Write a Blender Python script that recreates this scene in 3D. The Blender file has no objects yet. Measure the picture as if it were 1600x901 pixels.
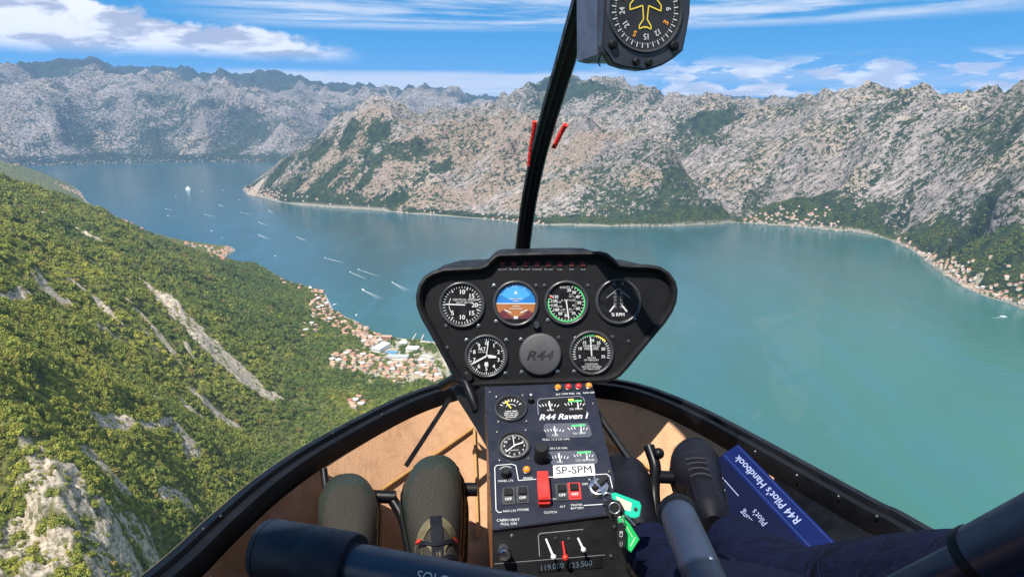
import bpy, bmesh, math, random
import numpy as np
from mathutils import Vector, Matrix, Euler
R = math.radians
SC = bpy.context.scene
COL = SC.collection

# ---------------------------------------------------------------- camera
PITCH = R(14.2)
cam_d = bpy.data.cameras.new('camera'); cam_d.lens = 24.0; cam_d.sensor_width = 36.0
cam_d.clip_start = 0.02; cam_d.clip_end = 90000
cam = bpy.data.objects.new('camera', cam_d); COL.objects.link(cam)
cam.location = (0, 0, 0); cam.rotation_euler = (math.pi/2 - PITCH, 0, 0)
SC.camera = cam

# ---------------------------------------------------------------- daylight
SUN_DIR = Vector((-0.27, -0.42, 0.865)).normalized()          # towards the sun: from the left
SUN_EL = math.asin(SUN_DIR.z); SUN_AZ = math.atan2(SUN_DIR.x, SUN_DIR.y)
sun_d = bpy.data.lights.new('sun', 'SUN'); sun_d.energy = 5.0; sun_d.angle = R(0.5); sun_d.color = (1.0, 0.945, 0.86)
sun = bpy.data.objects.new('sun', sun_d); COL.objects.link(sun)
sun.location = (-30, 0, 60); sun.rotation_euler = SUN_DIR.to_track_quat('Z', 'Y').to_euler()
SC.view_settings.view_transform = 'Standard'; SC.view_settings.look = 'None'
SC.view_settings.exposure = 0.84; SC.view_settings.gamma = 1.0
SC.cycles.max_bounces = 7; SC.cycles.transparent_max_bounces = 12; SC.cycles.volume_bounces = 0
SC.cycles.diffuse_bounces = 3; SC.cycles.glossy_bounces = 3; SC.cycles.use_denoising = True
SC.cycles.caustics_reflective = False; SC.cycles.caustics_refractive = False

# ---------------------------------------------------------------- node helper
class NT:
    def __init__(s, tree): s.t = tree
    def n(s, typ, _in=None, **kw):
        nd = s.t.nodes.new(typ)
        for k, v in kw.items(): setattr(nd, k, v)
        for k, v in (_in or {}).items():
            sk = nd.inputs[k]
            if isinstance(v, bpy.types.NodeSocket): s.t.links.new(v, sk)
            else:
                if isinstance(v, (tuple, list)) and len(v) == 3 and sk.type == 'RGBA': v = (*v, 1)
                sk.default_value = v
        return nd
    def math(s, op, a, b=0.0, c=None, clamp=False):
        d = {0: a, 1: b}
        if c is not None: d[2] = c
        return s.n('ShaderNodeMath', d, operation=op, use_clamp=clamp).outputs[0]
    def noise(s, vec, scale, detail=4, rough=0.55, dist=0.0, typ='FBM', lac=2.0):
        return s.n('ShaderNodeTexNoise', {'Vector': vec, 'Scale': scale, 'Detail': detail, 'Roughness': rough, 'Distortion': dist, 'Lacunarity': lac}, noise_type=typ).outputs['Fac']
    def sstep(s, v, a, b):
        return s.n('ShaderNodeMapRange', {'Value': v, 'From Min': a, 'From Max': b, 'To Min': 0.0, 'To Max': 1.0}, interpolation_type='SMOOTHSTEP').outputs[0]
    def mix(s, f, a, b, blend='MIX'):
        return s.n('ShaderNodeMix', {0: f, 6: a, 7: b}, data_type='RGBA', blend_type=blend).outputs[2]
    def fmix(s, f, a, b):
        return s.n('ShaderNodeMix', {0: f, 2: a, 3: b}, data_type='FLOAT').outputs[0]
    def scale(s, vec, sx, sy, sz, rot=(0, 0, 0), loc=(0, 0, 0)):
        return s.n('ShaderNodeMapping', {'Vector': vec, 'Scale': (sx, sy, sz), 'Rotation': rot, 'Location': loc}).outputs[0]
    def attr(s, name, typ='GEOMETRY'):
        return s.n('ShaderNodeAttribute', attribute_name=name, attribute_type=typ).outputs['Fac']
def newmat(name):
    m = bpy.data.materials.new(name); m.use_nodes = True; m.node_tree.nodes.clear(); nt = NT(m.node_tree)
    out = nt.n('ShaderNodeOutputMaterial'); return m, nt, out
def link(nt, a, b): nt.t.links.new(a, b)

# ---------------------------------------------------------------- sky (Nishita + cloud layers by direction)
w = bpy.data.worlds.new('World'); SC.world = w; w.use_nodes = True; w.node_tree.nodes.clear(); nt = NT(w.node_tree)
tc = nt.n('ShaderNodeTexCoord').outputs['Generated']
sep = nt.n('ShaderNodeSeparateXYZ', {0: tc}); X, Y, Z = sep.outputs
# the clean air over the mountains: read the sky model a little above the true elevation
lift = nt.n('ShaderNodeCombineXYZ', {0: X, 1: Y, 2: nt.math('MULTIPLY_ADD', Z, 1.25, 0.22)}).outputs[0]
lift = nt.n('ShaderNodeVectorMath', {0: lift}, operation='NORMALIZE').outputs[0]
sky = nt.n('ShaderNodeTexSky', {'Vector': lift}, sky_type='NISHITA', sun_disc=False, sun_elevation=SUN_EL, sun_rotation=SUN_AZ, air_density=1.0, dust_density=0.0, ozone_density=3.0, altitude=700)
skyc = nt.n('ShaderNodeHueSaturation', {'Color': sky.outputs[0], 'Saturation': 1.48, 'Value': 1.12, 'Hue': 0.485}).outputs[0]
el = nt.math('MULTIPLY', nt.math('ARCSINE', Z), 57.2958)
az = nt.math('MULTIPLY', nt.math('ARCTAN2', X, Y), 57.2958)
def pv(sx, sy, ox=0.0, oy=0.0):
    return nt.n('ShaderNodeCombineXYZ', {0: nt.math('MULTIPLY_ADD', az, sx, ox), 1: nt.math('MULTIPLY_ADD', el, sy, oy), 2: 0.0}).outputs[0]
# cumulus bank, left
bank_top = nt.math('MULTIPLY_ADD', nt.noise(pv(0.16, 0.25), 1.0, 8, 0.62), 4.2, nt.math('MULTIPLY_ADD', az, -0.150, 1.1))
bank_bot = nt.math('MULTIPLY_ADD', nt.noise(pv(0.10, 0.1, 7.7), 1.0, 5, 0.6), 1.2, nt.math('MULTIPLY_ADD', az, -0.006, 3.55))
d1 = nt.math('MULTIPLY', nt.sstep(nt.math('SUBTRACT', bank_top, el), -0.1, 0.45), nt.sstep(nt.math('SUBTRACT', el, bank_bot), -0.5, 0.6))
d1 = nt.math('MULTIPLY', d1, nt.sstep(az, -11.0, -16.0))
det = nt.noise(pv(0.45, 0.9, 3.1), 1.0, 8, 0.62)
d1 = nt.math('MULTIPLY', d1, nt.sstep(det, 0.12, 0.40))
shade = nt.noise(pv(0.22, 0.75, 1.4, 5.0), 1.0, 6, 0.6, 0.3)
c1 = nt.mix(nt.sstep(shade, 0.40, 0.56), (0.50, 0.52, 0.62), (1.12, 1.10, 1.10))
# streaks
st = nt.noise(pv(0.045, 0.75, 2.0, 4.3), 1.0, 8, 0.62, 0.35)
band = nt.math('MULTIPLY', nt.sstep(el, 6.2, 7.1), nt.sstep(az, -28.0, -14.0))
d2 = nt.math('MULTIPLY', band, nt.sstep(st, 0.37, 0.58))
st2 = nt.noise(pv(0.05, 0.9, 9.0, 1.0), 1.0, 7, 0.6, 0.3)
low = nt.math('MULTIPLY', nt.sstep(el, 3.6, 3.1), nt.sstep(az, -26.0, -18.0))
low = nt.math('MULTIPLY', low, nt.fmix(nt.sstep(az, 3.0, 12.0), 1.0, 0.35))
d3 = nt.math('MULTIPLY', low, nt.sstep(st2, 0.33, 0.58))
# small cumulus near the horizon, right
cu = nt.noise(pv(0.24, 0.85, 5.0, 2.2), 1.0, 8, 0.58, 0.15)
cband = nt.math('MULTIPLY', nt.sstep(el, 4.6, 3.4), nt.sstep(az, 3.0, 15.0))
d4 = nt.math('MULTIPLY', cband, nt.sstep(cu, 0.455, 0.525))
c4 = nt.mix(nt.sstep(nt.noise(pv(0.3, 1.1, 2.0, 9.0), 1.0, 6, 0.6), 0.4, 0.65), (0.66, 0.70, 0.82), (1.2, 1.2, 1.2))
# clouds higher up, out of the picture, keep the light even
pl = nt.n('ShaderNodeVectorMath', {0: tc, 1: nt.n('ShaderNodeCombineXYZ', {0: nt.math('ADD', Z, 0.15), 1: nt.math('ADD', Z, 0.15), 2: nt.math('ADD', Z, 0.15)}).outputs[0]}, operation='DIVIDE').outputs[0]
d5 = nt.math('MULTIPLY', nt.sstep(nt.noise(pl, 1.6, 6, 0.6), 0.52, 0.75), nt.sstep(el, 11.0, 22.0))
CB = 6.3
def lay(base, dens, colr, k):
    cc = nt.n('ShaderNodeVectorMath', {0: colr, 'Scale': CB}, operation='SCALE').outputs[0]
    return nt.mix(nt.math('MULTIPLY', dens, k), base, cc)
c = lay(skyc, d5, (0.9, 0.92, 0.95), 0.7)
c = lay(c, d3, (0.92, 0.94, 0.97), 0.85)
c = lay(c, d2, (0.93, 0.95, 1.0), 0.80)
c = lay(c, d4, c4, 0.92)
c = lay(c, d1, c1, 0.97)
SKY_STRENGTH = 0.10
bg = nt.n('ShaderNodeBackground', {'Color': c, 'Strength': SKY_STRENGTH})
link(nt, bg.outputs[0], nt.n('ShaderNodeOutputWorld').inputs[0])

# ---------------------------------------------------------------- tagging
def tag(o, label=None, cat=None, group=None, kind=None):
    if label: o['label'] = label
    if cat: o['category'] = cat
    if group: o['group'] = group
    if kind: o['kind'] = kind
    return o

# ---------------------------------------------------------------- photograph rays (only used to survey where things stand)
F = 1600*24/36.0; CP, SP = math.cos(PITCH), math.sin(PITCH); ALT = 700.0
def ray(px, py):
    u = (px-800)/F; v = (450.5-py)/F
    return np.array([u, CP + v*SP, -SP + v*CP])
def P(px, py, d):                       # point at depth d along the optical axis
    return Vector(ray(px, py)*d)
def at_elev(px, py, elev):              # ground position where the terrain elevation is elev
    r = ray(px, py); t = (elev-ALT)/r[2]; return r[0]*t, r[1]*t, elev
def at_dist(px, py, D):                 # elevation seen at horizontal distance D
    r = ray(px, py); t = D/math.hypot(r[0], r[1]); return r[0]*t, r[1]*t, ALT + r[2]*t

# ---------------------------------------------------------------- noise
_rng = np.random.RandomState(7)
_perm = _rng.permutation(1024).astype(np.int64)
_ang = _rng.rand(1024)*2*np.pi; _gx = np.cos(_ang).astype(np.float32); _gy = np.sin(_ang).astype(np.float32)
def perlin(x, y, seed=0):
    xi = np.floor(x).astype(np.int64); yi = np.floor(y).astype(np.int64)
    xf = (x-xi).astype(np.float32); yf = (y-yi).astype(np.float32)
    u = xf*xf*xf*(xf*(xf*6-15)+10); v = yf*yf*yf*(yf*(yf*6-15)+10)
    def g(ix, iy, dx, dy):
        h = _perm[(_perm[(ix+seed*57) & 1023] + iy) & 1023]
        return _gx[h]*dx + _gy[h]*dy
    a = g(xi, yi, xf, yf); b = g(xi+1, yi, xf-1, yf); c = g(xi, yi+1, xf, yf-1); d = g(xi+1, yi+1, xf-1, yf-1)
    return (a+(b-a)*u) + ((c+(d-c)*u)-(a+(b-a)*u))*v
def fbm(x, y, oct=5, seed=0, gain=0.5):
    s = 0; a = 1
    for i in range(oct):
        s = s + a*perlin(x, y, seed+i); x = x*2.03+11.3; y = y*2.03-7.7; a *= gain
    return s
def ridged(x, y, oct=6, seed=0, gain=0.52):
    s = 0; a = 1; wgt = 1
    for i in range(oct):
        n = 1-np.abs(perlin(x, y, seed+i))*2.0; n = n*n*wgt; s = s + a*n
        wgt = np.clip(n*1.6, 0, 1); x = x*2.07+5.1; y = y*2.07+9.2; a *= gain
    return s
def ss(x, a, b):
    t = np.clip((x-a)/(b-a), 0, 1); return t*t*(3-2*t)

# ---------------------------------------------------------------- survey of the bay
far_shore = [(-700,262),(-300,262),(-100,262),(0,261),(50,259),(100,258),(130,257),(180,254.5),(250,253.5),(350,252.5),(410,254),(480,254)]
cape = [(560,262),(520,270),(450,278),(400,284),(384,290),(379,297),(386,303),(400,307),(430,315),(470,321),(520,325),(600,330),(650,335),(700,338),(750,342),(790,345),(815,350),(850,352),(950,354),(1050,354),(1120,351),(1150,348),(1165,349),(1200,352),(1250,355),(1290,360),(1330,362),(1365,368),(1388,374),(1400,382),(1425,391),(1440,402),(1452,414),(1475,430),(1500,446),(1520,455),(1545,465),(1570,472),(1600,484),(1660,505),(1750,545),(1900,620),(2200,800),(2500,1000)]
near_coast = [(760,1500),(745,1100),(735,901),(728,800),(722,700),(712,620),(700,570),(690,545),(680,534),(640,530),(600,525),(585,518),(570,510),(555,500),(545,497),(530,489),(520,485),(513,470),(510,461),(505,454),(490,451),(470,446),(455,441),(440,436),(425,425),(400,412),(370,412),(350,410),(346,407),(352,401),(360,395),(370,391),(362,386),(345,383),(320,381),(290,377),(250,368),(230,361),(215,356),(205,349),(190,343),(170,334),(150,325),(135,314),(131,308),(126,300),(115,292),(100,285),(85,277),(70,270),(45,266),(-50,264.5),(-200,264),(-700,264)]
W = [at_elev(x, y, 0)[:2] for x, y in far_shore] + [at_elev(x, y, 0)[:2] for x, y in cape] + [(900, -300), (200, -300)] + [at_elev(x, y, 0)[:2] for x, y in near_coast]
W = np.array(W)
def sdist(x, y):                        # + on land, - on water
    sh = x.shape; x = x.ravel(); y = y.ravel(); d = np.full(x.shape, 1e18); ins = np.zeros(x.shape, bool)
    for i in range(len(W)):
        ax, ay = W[i]; bx, by = W[(i+1) % len(W)]; ex, ey = bx-ax, by-ay
        t = np.clip(((x-ax)*ex+(y-ay)*ey)/(ex*ex+ey*ey+1e-9), 0, 1)
        d = np.minimum(d, (x-ax-t*ex)**2+(y-ay-t*ey)**2)
        c = ((ay > y) != (by > y)); xc = ax + (y-ay)/(ey if abs(ey) > 1e-9 else 1e-9)*ex
        ins ^= c & (x < xc)
    d = np.sqrt(d); return np.where(ins, -d, d).reshape(sh)
E = []
def e(*pts):
    for px, py, z in pts: E.append(at_elev(px, py, z))
def dd(D, *pts):
    for px, py in pts: E.append(at_dist(px, py, D))
def ddz(*pts):
    for px, py, D in pts: E.append(at_dist(px, py, D))
for L in (far_shore, cape, near_coast):
    for k, (px, py) in enumerate(L):
        if -400 < px < 2300 and py < 950: E.append(at_elev(px, py, 0))
# near hill on the left
e((0,290,505),(50,298,470),(100,316,425),(150,336,345),(200,358,250),(250,374,175),(300,389,118),(360,411,70),(400,424,40),(440,440,22),(-150,280,560),
  (0,330,500),(60,360,455),(130,390,400),(200,425,350),(280,470,265),(340,520,205),(400,570,140),(430,615,95),(300,430,215),(380,470,135),(450,500,72),(480,560,50),
  (0,400,490),(0,450,480),(0,520,465),(0,600,440),(0,650,425),(0,700,405),(0,760,375),(25,830,350),(0,900,345),(-150,500,500),(-200,800,420),(-150,1000,380),
  (100,450,420),(100,550,400),(100,620,395),(100,680,372),(60,690,392),(45,740,380),(40,840,345),(200,520,330),(200,600,312),(200,660,318),(280,600,235),(300,660,250),(220,720,290),(300,740,218),
  (120,760,356),(150,880,322),(230,840,265),(300,850,205),(330,780,185),(380,740,145),(400,680,105),(480,640,55),(520,690,32),(450,720,85),(420,780,90),(560,640,20),(640,620,8),(540,560,20),(600,560,10),(620,590,8),(560,590,16),(500,600,42),(500,520,26),(480,480,30),
  (520,500,9),(300,1000,130),(450,1000,50),(600,800,15),(100,1100,260),(650,700,8),(470,455,15))
# low ridge beyond it
e((0,254,250),(40,262,190),(80,276,110),(-100,248,320),(0,272,215),(60,285,120),(105,300,60),(-200,262,330))
ddz((60,300,3300),(130,322,3300))
# cape hill in the middle
ddz((400,277,6500),(420,262,6600),(445,243,6650),(470,224,6650),(500,202,6600),(520,189,6500),(545,175,6400),(570,167,6300),(600,165,6200),(640,173,6200),(680,189,6200),(720,187,6100),(780,179,6000),(830,185,5900),(880,191,5700),(920,198,5500),(960,205,5400),(1000,216,5250),(1035,238,5050),(1060,262,4950),(1090,288,4850),(1115,312,4750),(1140,335,4680))
ddz((450,280,6150),(500,250,6000),(560,220,5850),(620,220,5700),(700,230,5600),(780,230,5400),(560,270,5550),(640,280,5400),(720,290,5250),(800,290,5100),(900,250,5000),(980,270,4850),(900,300,4750),(1040,310,4700),(820,320,4850),(600,305,5300))
# saddle and valley behind it
ddz((560,190,8200),(660,200,7800),(780,200,7600),(900,215,7000),(1000,235,6300),(1060,275,5700),(1100,308,5250),(1140,330,5000))
# middle massif
ddz((700,170,9000),(770,168,8800),(790,158,8900),(815,150,9000),(845,137,9200),(880,130,9200),(915,131,9000),(942,127,8900),(965,135,8700),(1000,148,8300),(1030,159,7900),(1060,165,7600),(1085,158,7400),(1110,163,7300),(1150,168,7200),(1190,172,7000),(1240,168,6700),(1290,158,6300),(1330,150,6000),(1370,148,5800),(1400,157,5700),(1450,162,5500),(1480,166,5400),(1520,163,5200),(1560,157,5000),(1600,149,4800),(1700,135,4500),(1850,130,4300),
    (860,170,7700),(940,170,7500),(1000,195,6900),(1050,225,6300),(1100,265,5700),(1100,200,6500),(1160,300,5250),(1150,240,5800),(1200,200,6200),(1200,260,5500),(1200,315,4950),(1250,300,4900),(1250,230,5400),(1300,190,5600),
    (1300,320,4500),(1300,270,4800),(1350,220,5000),(1350,300,4450),(1400,330,4050),(1400,270,4350),(1400,200,4850),(1450,350,3700),(1450,290,3950),(1450,220,4400),(1500,380,3400),(1500,320,3600),(1500,250,4000),(1550,200,4400),
    (1600,400,2950),(1600,340,3150),(1600,270,3500),(1600,200,4000),(1700,400,2700),(1700,250,3200),(1900,300,2700),(1900,500,2200))
e((1600,440,25),(1540,420,20),(1480,400,18),(1700,490,20),(1180,335,14),(1250,340,16),(1310,345,18),(1420,375,15),(1430,360,50))
# beyond the crest: fall away
ddz((900,150,12500),(1100,180,10500),(1300,180,9000),(1500,180,8000),(1700,170,7500),(800,170,12000))
# far side of the bay
ddz((0,140,13500),(60,128,13800),(120,128,14000),(180,116,14200),(215,120,14000),(260,135,13500),(300,142,13000),(350,140,13500),(400,150,13500),(450,160,13500),(500,172,13500),(560,172,13000),
    (0,190,12200),(80,175,12600),(100,165,12800),(200,170,12500),(250,160,12800),(300,155,12800),(350,165,12500),(430,195,12000),(0,220,11300),(100,215,11500),(200,210,11400),(300,210,11400),(400,220,11200),(300,235,10900),(100,240,10900),(450,240,10900),(-200,150,13000),(-200,220,11500),
    (180,150,13000),(300,150,13600),(620,190,12500),(700,190,12500))
ddz((0,108,18500),(40,108,18500),(80,113,18500),(115,104,18500),(145,107,18500),(205,102,18500),(240,114,18300),(290,113,18000),(330,117,18000),(370,114,18000),(420,121,17800),(450,124,17500),(500,131,17500),(560,137,17000),(600,140,16500),(640,149,16000),(680,138,15500),(715,149,15500),(735,148,15500),(760,157,15500),(800,162,15500),(-200,110,18500),(1100,165,20000),(1150,160,20000),(1180,163,20000),(1240,160,20000),(1300,165,20000))
for px in (-200,100,300,500,700,900,1200,1500,1800): E.append(at_dist(px, 160, 24500))
for px, py, D in ((900,165,15500),(1000,170,15500),(1400,172,14000)): E.append(at_dist(px, py, D))
E = np.array(E)
def warp(x, y): return np.arctan2(x, y)*3.0, np.log(np.hypot(x, y))*2.4
eu, ev = warp(E[:, 0], E[:, 1])
def tps(r2): return 0.5*r2*np.log(r2+1e-12)
n_ = len(E)
K = tps((eu[:, None]-eu[None])**2+(ev[:, None]-ev[None])**2) + np.eye(n_)*1e-4
Pm = np.stack([np.ones(n_), eu, ev], 1)
A_ = np.block([[K, Pm], [Pm.T, np.zeros((3, 3))]])
wts = np.linalg.solve(A_, np.concatenate([E[:, 2], np.zeros(3)]))
def surf(az, lnD):
    u = az*3.0; v = lnD*2.4; o = wts[n_] + wts[n_+1]*u + wts[n_+2]*v
    for i in range(n_): o = o + wts[i]*tps((u-eu[i])**2+(v-ev[i])**2)
    return o

# fine polar grid of the land
AZ0, AZ1, NA = R(-58), R(58), 1250
az_f = np.linspace(AZ0, AZ1, NA)
rows = np.concatenate([np.geomspace(150, 430, 60)[:-1], np.geomspace(430, 2600, 560)[:-1], np.geomspace(2600, 8500, 640)[:-1], np.geomspace(8500, 26000, 360)])
NRR = len(rows); ln_f = np.log(rows)
az_c = np.linspace(AZ0, AZ1, 420); ln_c = np.linspace(ln_f[0], ln_f[-1], 420)
AC, LC = np.meshgrid(az_c, ln_c); base_c = surf(AC, LC); sd_c = sdist(np.exp(LC)*np.sin(AC), np.exp(LC)*np.cos(AC))
def upsample(Cg):
    fi = (ln_f-ln_c[0])/(ln_c[1]-ln_c[0]); i0 = np.clip(fi.astype(int), 0, len(ln_c)-2); t = (fi-i0)[:, None]
    fj = (az_f-az_c[0])/(az_c[1]-az_c[0]); j0 = np.clip(fj.astype(int), 0, len(az_c)-2); s = (fj-j0)[None]
    a = Cg[i0]*(1-t)+Cg[i0+1]*t
    return a[:, j0]*(1-s)+a[:, j0+1]*s
base = upsample(base_c); sd = upsample(sd_c)
GA, GD = np.meshgrid(az_f, rows); GX = GD*np.sin(GA); GY = GD*np.cos(GA)
near = np.maximum(ss(GD, 4650, 4250)*ss(-GA, R(-2), R(3)), ss(GD, 9300, 8800)*ss(-GA, R(27), R(29)))*(sd > -50)           # the green hill on this side
far = ss(GD, 8500, 10500)
wx = GX + 160*fbm(GX/900, GY/900, 3, 31); wy = GY + 160*fbm(GX/900, GY/900, 3, 37)
rg = ridged(wx/1250, wy/1250, 7, 3, 0.47) - 0.95
rf = ridged(GX/190+0.4*fbm(GX/300, GY/300, 2, 5), GY/190, 5, 41, 0.6) - 0.95
inl = ss(sd, 20, 650)
hN = fbm(GX/330, GY/330, 4, 51)*24 + rf*6
# little cliffs and crags on the near hill, lower left
crag = ss(fbm(GX/95+4, GY/95, 4, 61), 0.02, 0.42)
ca, sa = math.cos(R(38)), math.sin(R(38))
gl = ridged((GX*ca+GY*sa)/520+0.3*fbm(GX/400, GY/400, 2, 8), (GY*ca-GX*sa)/190, 6, 17, 0.55) - 0.95     # diagonal gullies
hF = rg*150*(1+0.1*far) + 170*far*(ridged(GX/2900, GY/2900, 4, 133, 0.45)-0.9) + gl*(34-10*far)*ss(base, 15, 150) + rf*5*ss(base, 15, 120)
h = base + inl*(hF*(1-near)) + near*ss(sd, 20, 300)*(hN + crag*16*ss(base, 120, 260) - 4)
h = np.minimum(h, 2.5 + np.maximum(sd, 0)*1.15)
h = np.where(sd > 0, np.maximum(h, 1.6 + np.minimum(sd, 400)*0.015), -2 + np.maximum(sd*0.2, -25))
def hit(px, py):                        # first ground met by the survey ray
    r = ray(px, py); a = math.atan2(r[0], r[1]); k = r[2]/math.hypot(r[0], r[1])
    j = (a-AZ0)/(AZ1-AZ0)*(NA-1); j0 = int(min(max(j, 0), NA-2)); s = j-j0
    colh = np.maximum(h[:, j0]*(1-s)+h[:, j0+1]*s, 0); below = colh > ALT + k*rows
    i = int(np.argmax(below))
    if not below[i] or i == 0: return None
    d0 = colh[i-1]-(ALT+k*rows[i-1]); d1 = colh[i]-(ALT+k*rows[i]); t = d0/(d0-d1)
    D = rows[i-1]+(rows[i]-rows[i-1])*t; z = colh[i-1]+(colh[i]-colh[i-1])*t
    return D*math.sin(a), D*math.cos(a), z
def height(x, y):                       # ground elevation (scalar or array)
    x = np.asarray(x, float); y = np.asarray(y, float)
    a = np.arctan2(x, y); D = np.hypot(x, y)
    i = np.clip(np.searchsorted(rows, D)-1, 0, NRR-2); t = (D-rows[i])/(rows[i+1]-rows[i])
    fj = (a-AZ0)/(AZ1-AZ0)*(NA-1); j = np.clip(fj.astype(int), 0, NA-2); s = fj-j
    return (h[i, j]*(1-s)+h[i, j+1]*s)*(1-t)+(h[i+1, j]*(1-s)+h[i+1, j+1]*s)*t
def grid_at(Gr, x, y):
    a = np.arctan2(x, y); D = np.hypot(x, y)
    i = np.clip(np.searchsorted(rows, D), 0, NRR-1); j = np.clip(np.rint((a-AZ0)/(AZ1-AZ0)*(NA-1)).astype(int), 0, NA-1)
    return Gr[i, j]

# ---- what grows or lies where (surveyed patches)
def line_mask(pts, wd, soft=0.5):       # pts in photograph, laid on the ground; width in metres along
    q = [hit(x, y) for x, y in pts]; q = [p for p in q if p]
    d = np.full(GX.shape, 1e9); m = np.zeros(GX.shape)
    xs = [p[0] for p in q]; ys = [p[1] for p in q]
    sel = (GX > min(xs)-400) & (GX < max(xs)+400) & (GY > min(ys)-400) & (GY < max(ys)+400)
    x = GX[sel]; y = GY[sel]; nz = fbm(x/28, y/28, 4, 71)*0.9; best = np.full(x.shape, -9.0)
    for k in range(len(q)-1):
        ax, ay = q[k][:2]; bx, by = q[k+1][:2]; ex, ey = bx-ax, by-ay
        t = np.clip(((x-ax)*ex+(y-ay)*ey)/(ex*ex+ey*ey+1e-9), 0, 1)
        w0 = wd[min(k, len(wd)-1)]; w1 = wd[min(k+1, len(wd)-1)]; ww = w0+(w1-w0)*t
        best = np.maximum(best, 1.0 - np.hypot(x-ax-t*ex, y-ay-t*ey)/ww)
    m[sel] = ss(best + nz*0.55*(best > -0.6), -0.05, 0.15); return m
scar = np.zeros(GX.shape)
for pts, wd in [
    ([(200,423),(235,445),(265,475),(300,510),(335,545),(370,580),(400,605),(432,618)], [5,16,26,34,44,46,38,14]),
    ([(190,400),(210,418),(232,430)], [4,7,5]),
    ([(62,425),(68,445),(80,462),(95,467),(108,470)], [7,13,16,14,4]),
    ([(105,434),(120,442),(140,458),(165,482),(190,505)], [5,6,5,6,4]),
    ([(190,462),(215,485),(240,512),(262,540),(280,565)], [3,6,9,10,6]),
    ([(185,478),(205,500),(230,520),(245,545)], [3,4,4,3]),
    ([(280,525),(295,545),(310,570)], [3,5,3]), ([(0,460),(30,463),(60,458)], [6,8,5]), ([(140,415),(160,425),(170,430)], [6,8,5]),
    ([(150,655),(190,652),(260,656)], [8,12,4]), ([(140,505),(165,515),(185,530)], [5,6,5]),
    ([(220,612),(245,620)], [5,7]), ([(280,620),(300,640)], [9,14]), ([(330,740),(352,748),(376,758)], [1.5,3,1]), ([(310,620),(340,650),(370,665)], [14,24,10]),
    ([(275,668),(300,690),(290,710)], [10,12,6]), ([(255,770),(285,778),(300,785)], [6,12,6]),
    ([(150,720),(170,740),(180,755)], [18,18,10]), ([(20,320),(60,330),(110,350),(135,368),(160,380)], [6,6,9,9,4])]:
    scar = np.maximum(scar, line_mask(pts, wd))
cl = []
for pts, wd in [([(60,705),(62,760),(62,820),(66,880),(70,960)], [14,24,30,36,44]), ([(90,720),(110,770),(120,830),(115,900)], [18,34,42,50]), ([(150,790),(160,850),(150,900)], [22,32,40]), ([(210,800),(225,840),(215,890)], [14,24,30]), ([(0,850),(3,880),(2,901)],[6,10,12])]:
    cl.append(line_mask(pts, wd))
cliff = np.maximum.reduce(cl) * ss(fbm(GX/16, GY/16, 4, 83), -0.34, -0.02)
h = h + ss(near, 0.5, 1)*(cliff*(rf*7 + fbm(GX/9, GY/9, 4, 87)*5.0) + scar*fbm(GX/14, GY/14, 3, 89)*2.5)
scar = np.maximum(scar, cliff)
def blob(px, py, rx, ry, Dm=None):      # soft ellipse about a surveyed place, radii in metres across / along the view
    p = hit(px, py)
    if p is None: return np.zeros(GX.shape)
    a = math.atan2(p[0], p[1]); dx = GX-p[0]; dy = GY-p[1]
    u = dx*math.cos(a)-dy*math.sin(a); v = dx*math.sin(a)+dy*math.cos(a)
    return np.exp(-(u/rx)**2-(v/ry)**2)
tan = np.zeros(GX.shape); grn = np.zeros(GX.shape)
for b in ((720,225,380,300),(760,195,300,150),(580,185,180,120),(650,195,200,200),(620,250,160,220),(560,225,170,130),(520,255,150,90),(820,225,300,300),(660,310,400,100),(740,305,300,120),(580,300,150,90),(480,290,200,120),(500,260,160,120),(530,290,200,120),(850,300,300,120),(900,230,200,120),(1000,280,150,60),(930,210,260,80),(640,230,230,120)): tan = np.maximum(tan, blob(*b))
for b in ((585,215,110,170),(630,232,230,80),(600,240,180,70),(690,260,90,60),(430,275,130,110),(400,288,120,120),(450,302,130,60),(500,312,160,40),(500,240,60,50),(620,316,90,60),(545,205,80,70),(1190,330,130,110),(1240,335,220,120),(1280,338,220,70),(1330,352,160,80),(1450,385,220,110),(1440,372,120,60),(1560,400,420,110),(1600,420,420,160),(1500,400,250,60),(1650,440,420,200),(900,150,400,250),(1110,190,260,90),(870,140,300,300),(480,305,300,60),(570,280,40,40),(860,345,200,40),(1430,392,150,90)): grn = np.maximum(grn, 1.15*blob(*b))
grn = grn*0.85; grn = np.maximum(grn, ss(sd, 130, 30)*0.6*(1-near)); grn = np.maximum(grn, far*ss(base, 200, 60)*0.6)
grn = np.clip(grn + 0.55*fbm(GX/170, GY/170, 5, 97, 0.6)*ss(grn, 0.08, 0.5), 0, 1.1)
gully = ss(rg, -0.25, -0.75)
farr = ss(GD, 15000, 16500)
veg = np.clip(np.minimum(grn, 0.74) + 0.18*gully*(1-near) + 0.20*ss(gl+0.3*fbm(GX/120, GY/120, 3, 99), -0.35, -0.85)*(1-near) + 0.55*farr + 0.30*fbm(GX/700, GY/700, 4, 141)*(1-near), 0, 1)  # scrub darkened along the gullies also paints shade streaks on the slopes
veg = np.clip(veg - 0.40*tan, 0, 1)
veg = np.where(near > 0.5, 1-scar, veg)
shadeg = ss(fbm(GX/240, GY/240, 3, 95), -0.2, 0.3)

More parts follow.
